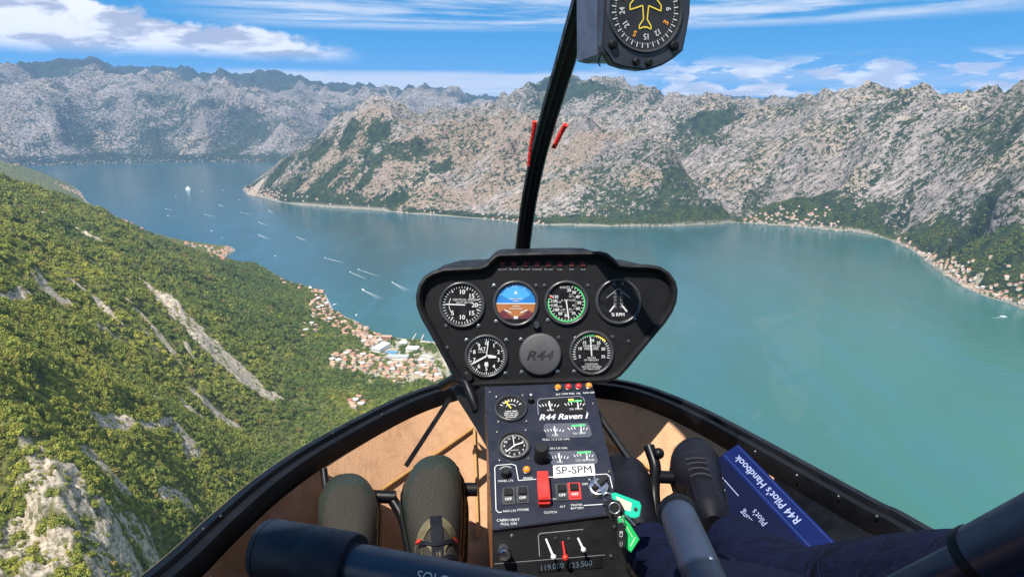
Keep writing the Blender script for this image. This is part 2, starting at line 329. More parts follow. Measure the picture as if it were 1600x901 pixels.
yard = np.zeros(GX.shape)
for b in ((500,490,26,40),(520,505,30,40),(550,515,40,40),(580,525,45,40),(610,540,70,60),(640,555,80,70),(670,570,60,70),(545,570,50,40),(600,585,55,40),(575,520,40,30),(650,590,50,40),(1450,402,30,20),(1480,425,30,20),(1520,445,30,20),(400,300,90,120)): yard = np.maximum(yard, blob(*b))
yard = np.clip(yard*1.3 + 0.5*fbm(GX/22, GY/22, 3, 121)*(yard > 0.1), 0, 1)
me = bpy.data.meshes.new('hills')
keep = (h[:-1, :-1] > -6) | (h[1:, :-1] > -6) | (h[:-1, 1:] > -6) | (h[1:, 1:] > -6)
ii, jj = np.nonzero(keep); q0 = ii*NA+jj
quads = np.stack([q0, q0+1, q0+NA+1, q0+NA], 1)
used = np.zeros(NRR*NA, bool); used[quads.ravel()] = True; remap = np.cumsum(used)-1
quads = remap[quads][:, ::-1]
co = np.stack([GX, GY, h-ALT], -1).reshape(-1, 3)[used].astype(np.float32)
me.vertices.add(len(co)); me.vertices.foreach_set('co', co.ravel())
me.loops.add(quads.size); me.loops.foreach_set('vertex_index', quads.ravel().astype(np.int32))
me.polygons.add(len(quads)); me.polygons.foreach_set('loop_start', np.arange(0, quads.size, 4, dtype=np.int32))
for nm, arr in (('veg', veg), ('tan', tan), ('near', near), ('shore', ss(sd, 26, 4)*(sd > 0)*(1-far)), ('far', far), ('scar', scar), ('yard', yard)):
    at = me.attributes.new(nm, 'FLOAT', 'POINT'); at.data.foreach_set('value', np.asarray(arr).reshape(-1)[used].astype(np.float32))
me.update(calc_edges=True); me.polygons.foreach_set('use_smooth', np.ones(len(quads), bool))
hills = bpy.data.objects.new('hills', me); COL.objects.link(hills)
tag(hills, 'limestone mountains and green hillside around the bay', 'hills', kind='structure')

m, nt, out = newmat('karst'); geo = nt.n('ShaderNodeNewGeometry'); pos = geo.outputs['Position']
A = {k: nt.attr(k) for k in ('veg', 'tan', 'near', 'shore', 'far', 'scar', 'yard')}
tilt = nt.scale(nt.scale(pos, 1, 1, 1, (R(10), R(33), R(12))), 1/80, 1/48, 1/16)
strata = nt.noise(tilt, 1.0, 6, 0.68, 0.5)
big = nt.noise(pos, 1/420, 4, 0.6)
med = nt.noise(pos, 1/55, 6, 0.66, 0.3)
fine = nt.noise(pos, 1/13, 5, 0.7, 0.2)
rock = nt.mix(nt.sstep(strata, 0.36, 0.64), (0.145, 0.125, 0.11), (0.355, 0.305, 0.265))
rock = nt.mix(nt.sstep(big, 0.46, 0.62), rock, nt.mix(0.55, rock, (0.36, 0.275, 0.19)))
rock = nt.mix(nt.math('MULTIPLY', nt.sstep(nt.noise(pos, 1/900, 4, 0.6), 0.50, 0.60), 0.45), rock, (0.15, 0.135, 0.12))
rock = nt.mix(nt.sstep(fine, 0.60, 0.72), rock, (0.52, 0.47, 0.42))
dry = nt.mix(nt.sstep(med, 0.35, 0.65), (0.215, 0.150, 0.100), (0.30, 0.225, 0.165))
g0 = nt.mix(nt.sstep(med, 0.35, 0.65), (0.014, 0.027, 0.014), (0.042, 0.058, 0.022))
# dry grass patches over rock
tf = nt.math('MULTIPLY', nt.sstep(nt.math('ADD', A['tan'], nt.math('MULTIPLY', nt.math('SUBTRACT', med, 0.5), 1.3)), 0.26, 0.48), nt.sstep(fine, 0.66, 0.50))
bc = nt.mix(nt.math('MULTIPLY', tf, 0.85), rock, dry)
# shrubs
thr = nt.math('ADD', nt.math('MULTIPLY', A['veg'], 0.62), nt.math('ADD', nt.math('MULTIPLY', fine, 0.75), nt.math('MULTIPLY', strata, -0.52)))
thr = nt.math('ADD', thr, nt.math('MULTIPLY', nt.math('SUBTRACT', big, 0.5), 0.45))
thr = nt.math('ADD', thr, nt.math('MULTIPLY', nt.math('SUBTRACT', nt.noise(pos, 1/32, 3, 0.7), 0.5), 1.1))
dots = nt.n('ShaderNodeTexVoronoi', {'Vector': pos, 'Scale': 1/17.0, 'Randomness': 1.0}, feature='F1').outputs['Distance']
dcov = nt.math('ADD', 0.30, nt.math('ADD', nt.math('MULTIPLY', A['veg'], 0.45), nt.math('MULTIPLY', nt.math('SUBTRACT', med, 0.5), 1.1)))
dotf = nt.sstep(nt.math('SUBTRACT', dcov, dots), 0.0, 0.07)
sf = nt.math('MAXIMUM', nt.sstep(thr, 0.15, 0.21), nt.math('MULTIPLY', dotf, 0.9))
bc = nt.mix(sf, bc, g0)
# near hill: leaf litter and grass under the trees, bare limestone in the scars
ng = nt.mix(nt.sstep(fine, 0.4, 0.6), (0.045, 0.060, 0.016), (0.165, 0.165, 0.050))
s2 = nt.noise(pos, 1/3.2, 6, 0.72, 0.3); s3 = nt.noise(nt.scale(pos, 1, 1, 0.5), 1/1.1, 5, 0.7)
nr = nt.mix(nt.sstep(s2, 0.38, 0.6), (0.27, 0.22, 0.155), (0.60, 0.51, 0.40))
nr = nt.mix(nt.sstep(s3, 0.58, 0.7), nr, (0.62, 0.58, 0.52))
nr = nt.mix(nt.math('MULTIPLY', nt.sstep(nt.noise(pos, 1/9, 5, 0.65), 0.53, 0.6), 0.8), nr, (0.10, 0.105, 0.04))
nc = nt.mix(A['scar'], ng, nr)
bc = nt.mix(nt.sstep(A['near'], 0.3, 0.6), bc, nc)
bc = nt.mix(nt.math('MULTIPLY', A['shore'], 0.5), bc, (0.50, 0.45, 0.38))
bc = nt.mix(nt.math('MULTIPLY', nt.sstep(nt.math('MULTIPLY', A['yard'], nt.math('ADD', s2, 0.5)), 0.35, 0.6), 0.85), bc, nt.mix(nt.noise(pos, 1/18, 4, 0.6), (0.30, 0.25, 0.17), (0.50, 0.44, 0.36)))
hgt = nt.math('ADD', nt.math('MULTIPLY', strata, 12.0), nt.math('MULTIPLY', fine, 6.0))
hgt = nt.fmix(A['near'], hgt, nt.math('ADD', nt.math('MULTIPLY', s2, 2.6), nt.math('MULTIPLY', s3, 0.9)))
bump = nt.n('ShaderNodeBump', {'Height': hgt, 'Strength': 0.9, 'Distance': 1.0})
bs = nt.n('ShaderNodeBsdfPrincipled', {'Base Color': bc, 'Roughness': 0.95, 'Specular IOR Level': 0.1, 'Normal': bump.outputs[0]})
link(nt, bs.outputs[0], out.inputs[0]); me.materials.append(m)

# ---------------------------------------------------------------- the sea
sm = bpy.data.meshes.new('sea'); bm = bmesh.new()
ring = [bm.verts.new((26500*math.sin(a*math.pi/36), 26500*math.cos(a*math.pi/36), -ALT)) for a in range(72)]
bm.faces.new(ring[::-1]); bm.to_mesh(sm); bm.free()
sea = bpy.data.objects.new('water', sm); COL.objects.link(sea); tag(sea, 'calm blue green water of the bay', 'water', kind='structure')
m, nt, out = newmat('sea'); pos = nt.n('ShaderNodeNewGeometry').outputs['Position']
sx = nt.n('ShaderNodeSeparateXYZ', {0: pos})
silt = nt.math('ADD', nt.math('MULTIPLY', sx.outputs[0], 0.00022), nt.math('MULTIPLY', sx.outputs[1], -0.00028))
n1 = nt.noise(nt.scale(pos, 1/900, 1/1500, 1, (0, 0, R(25))), 1.0, 5, 0.6, 0.8)
n2 = nt.noise(nt.scale(pos, 1/160, 1/650, 1, (0, 0, R(-35))), 1.0, 5, 0.6, 0.6)
silt = nt.math('ADD', silt, nt.math('MULTIPLY', nt.math('SUBTRACT', n1, 0.5), 0.9))
wc = nt.mix(nt.sstep(silt, -1.2, 0.4), (0.022, 0.068, 0.076), (0.034, 0.138, 0.102))
wc = nt.mix(nt.math('MULTIPLY', nt.sstep(n2, 0.45, 0.62), 0.30), wc, (0.03, 0.12, 0.16))
wv = nt.math('ADD', nt.noise(pos, 1/7, 4, 0.6), nt.math('MULTIPLY', nt.noise(nt.scale(pos, 1/60, 1/24, 1, (0, 0, R(30))), 1.0, 4, 0.6), 1.5))
bmp = nt.n('ShaderNodeBump', {'Height': wv, 'Strength': 0.5, 'Distance': 1.0})
wb = nt.n('ShaderNodeBsdfPrincipled', {'Base Color': wc, 'Roughness': 0.16, 'IOR': 1.33, 'Normal': bmp.outputs[0]})
link(nt, wb.outputs[0], out.inputs[0]); sm.materials.append(m)

# ---------------------------------------------------------------- air
def box_mesh(name, x0, x1, y0, y1, z0, z1):
    mm = bpy.data.meshes.new(name)
    v = [(x, y, z) for x in (x0, x1) for y in (y0, y1) for z in (z0, z1)]
    mm.from_pydata(v, [], [(0,1,3,2),(4,6,7,5),(0,4,5,1),(2,3,7,6),(0,2,6,4),(1,5,7,3)]); return mm
hm = box_mesh('haze', -27000, 27000, -27000, 27000, -735, 1800)
haze = bpy.data.objects.new('haze', hm); COL.objects.link(haze); tag(haze, 'thin blue haze filling the air over the bay', 'haze', kind='stuff')
m, nt, out = newmat('air')
pvn = nt.n('ShaderNodeVolumePrincipled', {'Color': (0.34, 0.58, 1.0), 'Density': 3.0e-5, 'Anisotropy': 0.1})
link(nt, pvn.outputs[0], out.inputs['Volume']); hm.materials.append(m)
# ---------------------------------------------------------------- woodland on the near hill (one mass, far too many crowns to count)
def crown_mesh(name, seed, mat):
    rr = random.Random(seed); bm = bmesh.new(); bmesh.ops.create_icosphere(bm, subdivisions=2, radius=1.0)
    for v in bm.verts:
        d = v.co.normalized(); k = 0.72 + 0.30*math.sin(d.x*5+seed)*math.cos(d.y*4.3-seed*2) + 0.18*rr.uniform(-1, 1)
        v.co = Vector((d.x*k, d.y*k, (d.z*0.85+0.35)*k))
    for _ in range(120):
        d = Vector((rr.gauss(0, 1), rr.gauss(0, 1), rr.gauss(0.3, 1))).normalized(); c = Vector((d.x, d.y, d.z*0.85+0.35))*rr.uniform(0.75, 1.12)
        a = Vector((rr.gauss(0, 1), rr.gauss(0, 1), rr.gauss(0, 1))).normalized(); b = a.cross(d+Vector((0.1, 0.2, 0))).normalized(); s = rr.uniform(0.10, 0.24)
        vs = [bm.verts.new(c+a*s), bm.verts.new(c+b*s*0.7), bm.verts.new(c-a*s), bm.verts.new(c-b*s*0.7)]; bm.faces.new(vs)
    me = bpy.data.meshes.new(name); bm.to_mesh(me); bm.free(); me.materials.append(mat); return me
m, nt, out = newmat('foliage'); oi = nt.n('ShaderNodeObjectInfo').outputs['Random']
dryf = nt.attr('dry', 'INSTANCER'); pos = nt.n('ShaderNodeNewGeometry').outputs['Position']
c1 = nt.mix(oi, (0.030, 0.064, 0.014), (0.115, 0.160, 0.032)); c2 = nt.mix(oi, (0.15, 0.185, 0.026), (0.36, 0.33, 0.050))
fc = nt.mix(dryf, c1, c2)
fc = nt.mix(nt.math('MULTIPLY', nt.sstep(nt.math('FRACT', nt.math('MULTIPLY', oi, 13.7)), 0.93, 0.97), 0.7), fc, (0.23, 0.14, 0.05))
fc = nt.mix(nt.math('MULTIPLY', nt.sstep(nt.noise(pos, 1.1, 3, 0.6), 0.35, 0.7), 0.45), fc, (0.15, 0.175, 0.045))
fb = nt.n('ShaderNodeBsdfPrincipled', {'Base Color': fc, 'Roughness': 0.75, 'Specular IOR Level': 0.25})
link(nt, fb.outputs[0], out.inputs[0]); FOL = m
protoc = bpy.data.collections.new('crowns')
for i in range(5):
    o = bpy.data.objects.new('tree_crown', crown_mesh('tree_crown', i*3+1, FOL)); protoc.objects.link(o)
rs = np.random.RandomState(11)
def scatter(n, d0, d1, a0, a1):
    D = np.sqrt(rs.rand(n)*(d1*d1-d0*d0)+d0*d0); A = R(a0)+rs.rand(n)*R(a1-a0); return D*np.sin(A), D*np.cos(A)
near_mask = near; x1, y1 = scatter(150000, 330, 1250, -50, -1); x2, y2 = scatter(150000, 1250, 3600, -46, 2)
x3, y3 = scatter(120000, 2300, 6800, 3, 46)
Xs = np.concatenate([x1, x2]); Ys = np.concatenate([y1, y2]); Ds = np.hypot(Xs, Ys)
keepm = (grid_at(near, Xs, Ys) > 0.5) & (grid_at(sd, Xs, Ys) > 12)
scv = grid_at(scar, Xs, Ys); patch = fbm(Xs/60, Ys/60, 4, 101)
keepm &= rs.rand(len(Xs)) < np.where(scv > 0.4, 0.14, 0.70)
keepm &= (patch > -0.22) | (rs.rand(len(Xs)) < 0.30)
keepm &= ~((fbm(Xs/26, Ys/26, 3, 103) > 0.42) & (height(Xs, Ys) > 150))
keepf = (grid_at(veg, x3, y3) > 0.62) & (grid_at(tan, x3, y3) < 0.4) & (grid_at(sd, x3, y3) > 12) & (grid_at(near, x3, y3) < 0.5) & (height(x3, y3) < 260)
px_, py_ = np.concatenate([Xs[keepm], x3[keepf]]), np.concatenate([Ys[keepm], y3[keepf]])
nn = len(px_); isf = np.arange(nn) >= keepm.sum(); dpt = np.hypot(px_, py_)
FOREST_OFF = []                         # town plots are cleared of trees below
town_r = []
def in_town(x, y):
    mk = np.zeros(x.shape, bool)
    for tx, ty, tr in town_r: mk |= (x-tx)**2+(y-ty)**2 < tr*tr
    return mk

# ---------------------------------------------------------------- villages
def simple(name, col, rough=0.85, **kw):
    m, nt, out = newmat(name); pos = nt.n('ShaderNodeNewGeometry').outputs['Position']
    c = nt.mix(nt.math('MULTIPLY', nt.sstep(nt.noise(pos, kw.get('sc', 0.8), 4, 0.6), 0.35, 0.7), kw.get('k', 0.3)), col, tuple(x*0.6 for x in col))
    if kw.get('rnd'):
        oi = nt.n('ShaderNodeObjectInfo').outputs['Random']; c = nt.mix(nt.math('MULTIPLY', oi, 1.0), c, kw['rnd'])
    b = nt.n('ShaderNodeBsdfPrincipled', {'Base Color': c, 'Roughness': rough, 'Metallic': kw.get('metal', 0.0), 'Specular IOR Level': kw.get('spec', 0.3)})
    link(nt, b.outputs[0], out.inputs[0]); return m
WALL = simple('house_wall', (0.66, 0.60, 0.52), rnd=(0.52, 0.42, 0.30)); ROOF = simple('roof_tile', (0.36, 0.15, 0.09), rnd=(0.50, 0.32, 0.22)); WHITE = simple('white_render', (0.78, 0.77, 0.74), k=0.15)
GLASSD = simple('dark_window', (0.05, 0.06, 0.07), 0.3); CONC = simple('concrete', (0.46, 0.43, 0.38)); GREYR = simple('grey_roof', (0.40, 0.43, 0.46)); BLUEP = simple('pool_blue', (0.10, 0.28, 0.42), 0.2)
def meshobj(name, mesh, parent=None, loc=(0, 0, 0)):
    o = bpy.data.objects.new(name, mesh); COL.objects.link(o); o.location = loc
    if parent: o.parent = parent
    return o
def house_meshes(L, Wd, H, hip, seed):
    bm = bmesh.new(); l, w_ = L/2, Wd/2
    vs = [bm.verts.new(p) for p in ((-l,-w_,-4),(l,-w_,-4),(l,w_,-4),(-l,w_,-4),(-l,-w_,H),(l,-w_,H),(l,w_,H),(-l,w_,H))]
    for f in ((0,1,5,4),(1,2,6,5),(2,3,7,6),(3,0,4,7)): bm.faces.new([vs[i] for i in f])
    if not hip:
        for sx in (-1, 1):
            r_ = bm.verts.new((sx*l, 0, H+Wd*0.24)); a = vs[4 if sx < 0 else 5]; b = vs[7 if sx < 0 else 6]; bm.faces.new((a, b, r_) if sx > 0 else (b, a, r_))
    bm.normal_update(); wm = bpy.data.meshes.new('wall')
    for s in (-1, 1):                   # window openings as dark recessed shutters set proud of the wall
        for fl in range(max(1, int(H//2.9))):
            for k in range(int(L//3.2)):
                x = -l+1.6+k*3.2; z = 0.9+fl*2.9; y = s*(w_+0.06)
                q = [bm.verts.new(p) for p in ((x-.5, y, z), (x+.5, y, z), (x+.5, y, z+1.4), (x-.5, y, z+1.4))]
                f = bm.faces.new(q if s < 0 else q[::-1]); f.material_index = 1
    bm.to_mesh(wm); bm.free(); wm.materials.append(WALL); wm.materials.append(GLASSD)
    bm = bmesh.new(); o = 0.5; ht = Wd*0.24; rl = (l-w_*0.9) if hip else l+o
    e_ = [bm.verts.new(p) for p in ((-l-o,-w_-o,H+.05),(l+o,-w_-o,H+.05),(l+o,w_+o,H+.05),(-l-o,w_+o,H+.05))]; r0 = bm.verts.new((-rl,0,H+ht+.25)); r1 = bm.verts.new((rl,0,H+ht+.25))
    bm.faces.new((e_[0], e_[1], r1, r0)); bm.faces.new((e_[2], e_[3], r0, r1)); bm.faces.new((e_[1], e_[2], r1)); bm.faces.new((e_[3], e_[0], r0)); bm.faces.new(e_[::-1])
    c = Vector((l*0.4, w_*0.3, H+ht*0.7)); g = bmesh.ops.create_cube(bm, size=1.0, matrix=Matrix.Translation(c) @ Matrix.Diagonal((0.8, 0.8, 2.2, 1)))
    rm = bpy.data.meshes.new('roof'); bm.to_mesh(rm); bm.free(); rm.materials.append(ROOF); return wm, rm
protos = [house_meshes(*a) for a in ((12, 9, 6, True, 1), (15, 10, 8.5, False, 2), (10, 8.5, 6, False, 3), (18, 10, 8.5, True, 4), (11, 11, 9, True, 5), (22, 11, 6.5, False, 6), (14, 12, 8, True, 7))]
protos[6][1].materials[0] = WHITE; protos[6][1].update()
for v_ in protos[6][1].vertices: v_.co.z = min(v_.co.z, 8.7)
hr = random.Random(5); placed = []
def free(x, y, gap):
    return all((x-a)**2+(y-b)**2 > (gap*0.5+c*0.5)**2 for a, b, c in placed[-900:])
def place_house(x, y, rz, label, group, k=None, scale=1.0, parts=True):
    wm, rm = protos[k if k is not None else hr.randrange(6)]; z = float(height(x, y))-ALT
    r = bpy.data.objects.new('house', None); COL.objects.link(r); r.location = (x, y, z); r.rotation_euler = (0, 0, rz); r.scale = (scale,)*3; r.empty_display_size = 2
    tag(r, label, 'house', group); a = meshobj('wall', wm, r); b = meshobj('roof', rm, r); return r
def poly_pts(poly, n, gap, tries=4000, shore=9):
    res = []; xs = [p[0] for p in poly]; ys = [p[1] for p in poly]
    for _ in range(tries):
        if len(res) >= n: break
        x = hr.uniform(min(xs), max(xs)); y = hr.uniform(min(ys), max(ys)); c = False
        for i in range(len(poly)):
            (ax, ay), (bx, by) = poly[i], poly[(i+1) % len(poly)]
            if (ay > y) != (by > y) and x < ax+(y-ay)/(by-ay)*(bx-ax): c = not c
        if not c: continue
        p = hit(x, y)
        if p and p[2] > 1 and grid_at(sd, p[0], p[1]) > shore and free(p[0], p[1], gap): placed.append((p[0], p[1], gap)); res.append(p)
    return res
# special buildings of the near town first
def block(name, label, cat, px, py, L, Wd, H, rz, wall, roof, group=None, extra=None):
    p = hit(px, py); placed.append((p[0], p[1], max(L, Wd)*1.05))
    r = bpy.data.objects.new(name, None); COL.objects.link(r); r.location = (p[0], p[1], p[2]-ALT); r.rotation_euler = (0, 0, rz); tag(r, label, cat, group)
    bm = bmesh.new(); bmesh.ops.create_cube(bm, size=1.0, matrix=Matrix.Translation((0, 0, (H-4)/2)) @ Matrix.Diagonal((L, Wd, H+4, 1)))
    for s in (-1, 1):
        for k in range(int(L//5)):
            x = -L/2+3+k*5; y = s*(Wd/2+0.06); q = [bm.verts.new(v) for v in ((x-1.5, y, H*0.35), (x+1.5, y, H*0.35), (x+1.5, y, H*0.7), (x-1.5, y, H*0.7))]; f = bm.faces.new(q if s < 0 else q[::-1]); f.material_index = 1
    me = bpy.data.meshes.new('wall'); bm.to_mesh(me); bm.free(); me.materials.append(wall); me.materials.append(GLASSD); meshobj('wall', me, r)
    bm = bmesh.new(); bmesh.ops.create_cube(bm, size=1.0, matrix=Matrix.Translation((0, 0, H+0.45)) @ Matrix.Diagonal((L+1, Wd+1, 0.8, 1)))
    for k in range(3): bmesh.ops.create_cube(bm, size=1.0, matrix=Matrix.Translation((-L*0.3+k*L*0.27, Wd*0.1, H+1.3)) @ Matrix.Diagonal((2.6, 2.2, 1.2, 1)))
    me = bpy.data.meshes.new('roof'); bm.to_mesh(me); bm.free(); me.materials.append(roof); meshobj('roof', me, r); return r
block('hall', 'long flat white hall at the left edge of the near town halls', 'hall', 596, 545, 26, 62, 11, R(-20), WHITE, WHITE)
block('hall', 'wide grey roofed hall right of the long white hall in the near town', 'hall', 622, 560, 60, 18, 9, R(-6), WHITE, GREYR)
block('hall', 'white stepped hall closest to the waterfront in the near town', 'hall', 645, 547, 36, 26, 9, R(-10), WHITE, WHITE)
block('hall', 'small white flat roofed building beside the promenade above the halls', 'hall', 630, 538, 24, 16, 8, R(-10), WHITE, WHITE)
block('hotel', 'red brick coloured hotel block on the waterfront left of the halls', 'hotel', 604, 530, 34, 16, 11, R(-8), simple('brick_wall', (0.42, 0.20, 0.15)), ROOF)
block('pool_hall', 'blue swimming pool basin between white halls in the near town', 'swimming pool', 612, 551, 34, 22, 2, R(-12), CONC, BLUEP)
block('hall', 'pale terraced block near the right end of the town by the promenade', 'hall', 668, 560, 40, 14, 8, R(-35), WHITE, CONC)
G_NEAR = 'red roofed houses of the near town below the hill'
near_polys = [([(478,488),(490,470),(508,464),(516,484),(545,500),(575,514),(598,528),(590,540),(560,528),(530,524),(520,512),(500,500)], 75, 15),
    ([(515,556),(560,548),(580,566),(600,575),(592,585),(560,582),(520,572)], 36, 17),
    ([(600,572),(640,560),(665,560),(690,588),(680,600),(655,592),(640,580),(622,600),(600,592)], 40, 16), ([(540,628),(560,620),(575,628),(555,640)], 7, 16),
    ([(476,500),(495,502),(498,520),(470,528),(464,515)], 8, 18), ([(480,450),(508,450),(512,470),(500,472)], 14, 15), ([(430,436),(480,447),(470,455),(440,445)], 8, 15), ([(560,548),(590,560),(600,575),(580,566)], 8, 18), ([(560,515),(590,530),(588,548),(570,540)], 12, 16)]
allh = []
for poly, n, gap in near_polys:
    for p in poly_pts(poly, n, gap): allh.append((p, 'near', near_polys.index((poly, n, gap))))
right_polys = [([(1425,390),(1450,396),(1500,412),(1530,440),(1575,462),(1590,478),(1560,468),(1510,448),(1470,424),(1445,402)], 88, 17), ([(1480,400),(1560,402),(1570,410),(1550,420),(1580,440),(1540,436),(1500,415)], 30, 19)]
for poly, n, gap in right_polys:
    for p in poly_pts(poly, n, gap): allh.append((p, 'right', 9+right_polys.index((poly, n, gap))))
G = {'near': (G_NEAR, 'small red roofed house in the near town under the green hillside'), 'right': ('pale houses of the village on the right hand shore', 'pale tile roofed house in the right shore village below the rocky mountain')}
AREA = ['in the dense shore quarter of the near town', 'on the hill side below the white halls', 'in the quarter nearest the pod', 'in the lone cluster by the cabin rim', 'at the forest edge uphill of the near town', 'on the wooded point of the near town', 'among trees on the shore beyond the near town', 'beside the grey roofed hall of the near town', 'between the shoreline quarter and the white halls', 'along the right hand shore village', 'among trees behind the right hand village']
KIND = ['small hip roofed house', 'tall gabled house', 'little gabled house', 'long hip roofed house', 'square tall house', 'long low gabled house', 'pale flat roofed house']
spans = {}
for p, t, ai in allh[:288]: spans.setdefault(ai, []).append(math.hypot(p[0], p[1]))
for v_ in spans.values(): v_.sort()
for p, t, ai in allh[:288]:
    kk_ = hr.randrange(7); q = grid_at(sd, p[0], p[1]); first = ' in the waterfront row' if q < 28 and t == 'near' else ''
    sp_ = spans[ai]; fr_ = sp_.index(math.hypot(p[0], p[1]))/max(1, len(sp_)-1); WHERE = [', near end', ', nearer half', ', middle', ', farther half', ', far end'][min(4, int(fr_*5))]
    place_house(p[0], p[1], hr.uniform(-0.5, 0.5)+(R(-35) if t == 'near' else R(40)), (KIND[kk_]+' '+AREA[ai] if not first else KIND[kk_]+first+' of the near town')+WHERE, G[t][0], k=kk_); town_r.append((p[0], p[1], 11))
print('houses', len(allh))
# the far villages: many hundreds of houses that read as one speckled mass
far_polys = [([(1428,392),(1455,396),(1510,412),(1560,420),(1600,440),(1600,482),(1560,468),(1510,448),(1470,424),(1445,402)], 120, 14), ([(1158,346),(1175,338),(1230,335),(1270,345),(1330,358),(1345,364),(1300,361),(1250,354),(1200,350)], 150, 15), ([(1215,330),(1290,328),(1300,336),(1240,340)], 22, 22), ([(380,298),(388,292),(410,297),(440,302),(432,313),(400,306)], 85, 14), ([(440,303),(560,320),(700,332),(700,336),(560,325),(440,313)], 30, 18),
    ([(740,338),(850,346),(850,351),(760,342)], 26, 18), ([(330,393),(360,388),(370,391),(352,400),(346,408),(330,402)], 42, 15), ([(270,377),(330,386),(330,390),(270,380)], 14, 15), ([(185,343),(214,350),(214,356),(190,347)], 30, 14), ([(80,282),(126,302),(130,310),(100,294)], 40, 16), ([(20,256),(180,251),(180,254),(20,259)], 60, 22), ([(180,250),(410,249),(410,253),(180,252)], 70, 24), ([(1385,372),(1430,384),(1425,389),(1385,377)], 12, 16)]
bm = bmesh.new()
for poly, n, gap in far_polys:
    for p in poly_pts(poly, n, gap, 1500, 3):
        jx, jy = p[0]+hr.uniform(-22, 22), p[1]+hr.uniform(-45, 45)
        if grid_at(sd, jx, jy) > 6: p = (jx, jy, float(height(jx, jy)))
        L, Wd, H = hr.uniform(10, 17), hr.uniform(8, 12), hr.uniform(5, 9); M_ = Matrix.Translation((p[0], p[1], p[2]-ALT)) @ Matrix.Rotation(hr.uniform(-.7, .7), 4, 'Z')
        q = bmesh.ops.create_cube(bm, size=1.0, matrix=M_ @ Matrix.Translation((0, 0, H/2-1)) @ Matrix.Diagonal((L, Wd, H+2, 1)))
        e_ = [bm.verts.new(M_ @ Vector(v)) for v in ((-L/2-.5,-Wd/2-.5,H+.05),(L/2+.5,-Wd/2-.5,H+.05),(L/2+.5,Wd/2+.5,H+.05),(-L/2-.5,Wd/2+.5,H+.05),(-L*.3,0,H+Wd*.28),(L*.3,0,H+Wd*.28))]
        for f in ((0,1,5,4),(2,3,4,5),(1,2,5),(3,0,4),(3,2,1,0)):
            bm.faces.new([e_[i] for i in f]).material_index = 1
        if hr.random() < 0.3: town_r.append((p[0], p[1], 12))
me = bpy.data.meshes.new('distant_village'); bm.to_mesh(me); bm.free(); me.materials.append(WALL); me.materials.append(simple('distant_roof', (0.44, 0.20, 0.12), sc=0.02, k=0.5))
tag(meshobj('distant_village', me), 'specks of pale houses along the far shores of the bay', 'village', kind='stuff')

# trees now, cleared where houses stand
clr = in_town(px_, py_) & (rs.rand(nn) < 0.93); clr |= np.array([False]*nn)
for a, b, c in placed[:7]: clr |= (px_-a)**2+(py_-b)**2 < (c*0.62)**2
# open plots, yards and fields around the near town
h1 = hit(640, 550)
clr |= ((px_-h1[0])**2+(py_-h1[1])**2 < 230**2) & (rs.rand(nn) < 0.72) & ~isf
k_ = ~clr; px_, py_, isf, dpt = px_[k_], py_[k_], isf[k_], dpt[k_]; nn = len(px_)
sc_ = np.where(isf, rs.uniform(4, 7, nn), (1.7 + 5.2*rs.rand(nn)**2.0)*np.clip(dpt/1250, 0.80, 1.7))
sc_ *= np.where(grid_at(scar, px_, py_) > 0.4, 0.5, 1.0)
dz = fbm(px_/180, py_/180, 4, 111)*0.9 + fbm(px_/35, py_/35, 3, 113)*0.55
elev = height(px_, py_); dry_ = np.clip(0.36 + dz + ss(elev, 80, 350)*0.50 - ss(-py_, -1500, -2500)*0.0 - ss(dpt, 1300, 2000)*0.42, 0, 1); dry_[isf] = 0.05
pm = bpy.data.meshes.new('woodland'); pm.vertices.add(nn); pm.vertices.foreach_set('co', np.stack([px_, py_, elev-ALT-0.3*sc_], -1).astype(np.float32).ravel())
for nm, arr in (('dry', dry_), ('size', sc_), ('turn', rs.rand(nn)*6.28)):
    pm.attributes.new(nm, 'FLOAT', 'POINT').data.foreach_set('value', arr.astype(np.float32))
wood = meshobj('woodland', pm); tag(wood, 'dense green and yellowing woodland covering the hillside', 'woodland', kind='stuff')
ng = bpy.data.node_groups.new('woodland', 'GeometryNodeTree'); ng.interface.new_socket('Geometry', in_out='INPUT', socket_type='NodeSocketGeometry'); ng.interface.new_socket('Geometry', in_out='OUTPUT', socket_type='NodeSocketGeometry')
N_ = ng.nodes; Lk = ng.links; gi = N_.new('NodeGroupInput'); go = N_.new('NodeGroupOutput')
ci = N_.new('GeometryNodeCollectionInfo'); ci.inputs['Collection'].default_value = protoc; ci.inputs['Separate Children'].default_value = True; ci.inputs['Reset Children'].default_value = True
iop = N_.new('GeometryNodeInstanceOnPoints'); iop.inputs['Pick Instance'].default_value = True
def na(n): a = N_.new('GeometryNodeInputNamedAttribute'); a.data_type = 'FLOAT'; a.inputs['Name'].default_value = n; return a.outputs['Attribute']
cx = N_.new('ShaderNodeCombineXYZ'); Lk.new(na('turn'), cx.inputs[2]); Lk.new(cx.outputs[0], iop.inputs['Rotation']); Lk.new(na('size'), iop.inputs['Scale'])
Lk.new(gi.outputs[0], iop.inputs['Points']); Lk.new(ci.outputs[0], iop.inputs['Instance']); Lk.new(iop.outputs[0], go.inputs[0])
wood.modifiers.new('scatter', 'NODES').node_group = ng
print('crowns', nn)

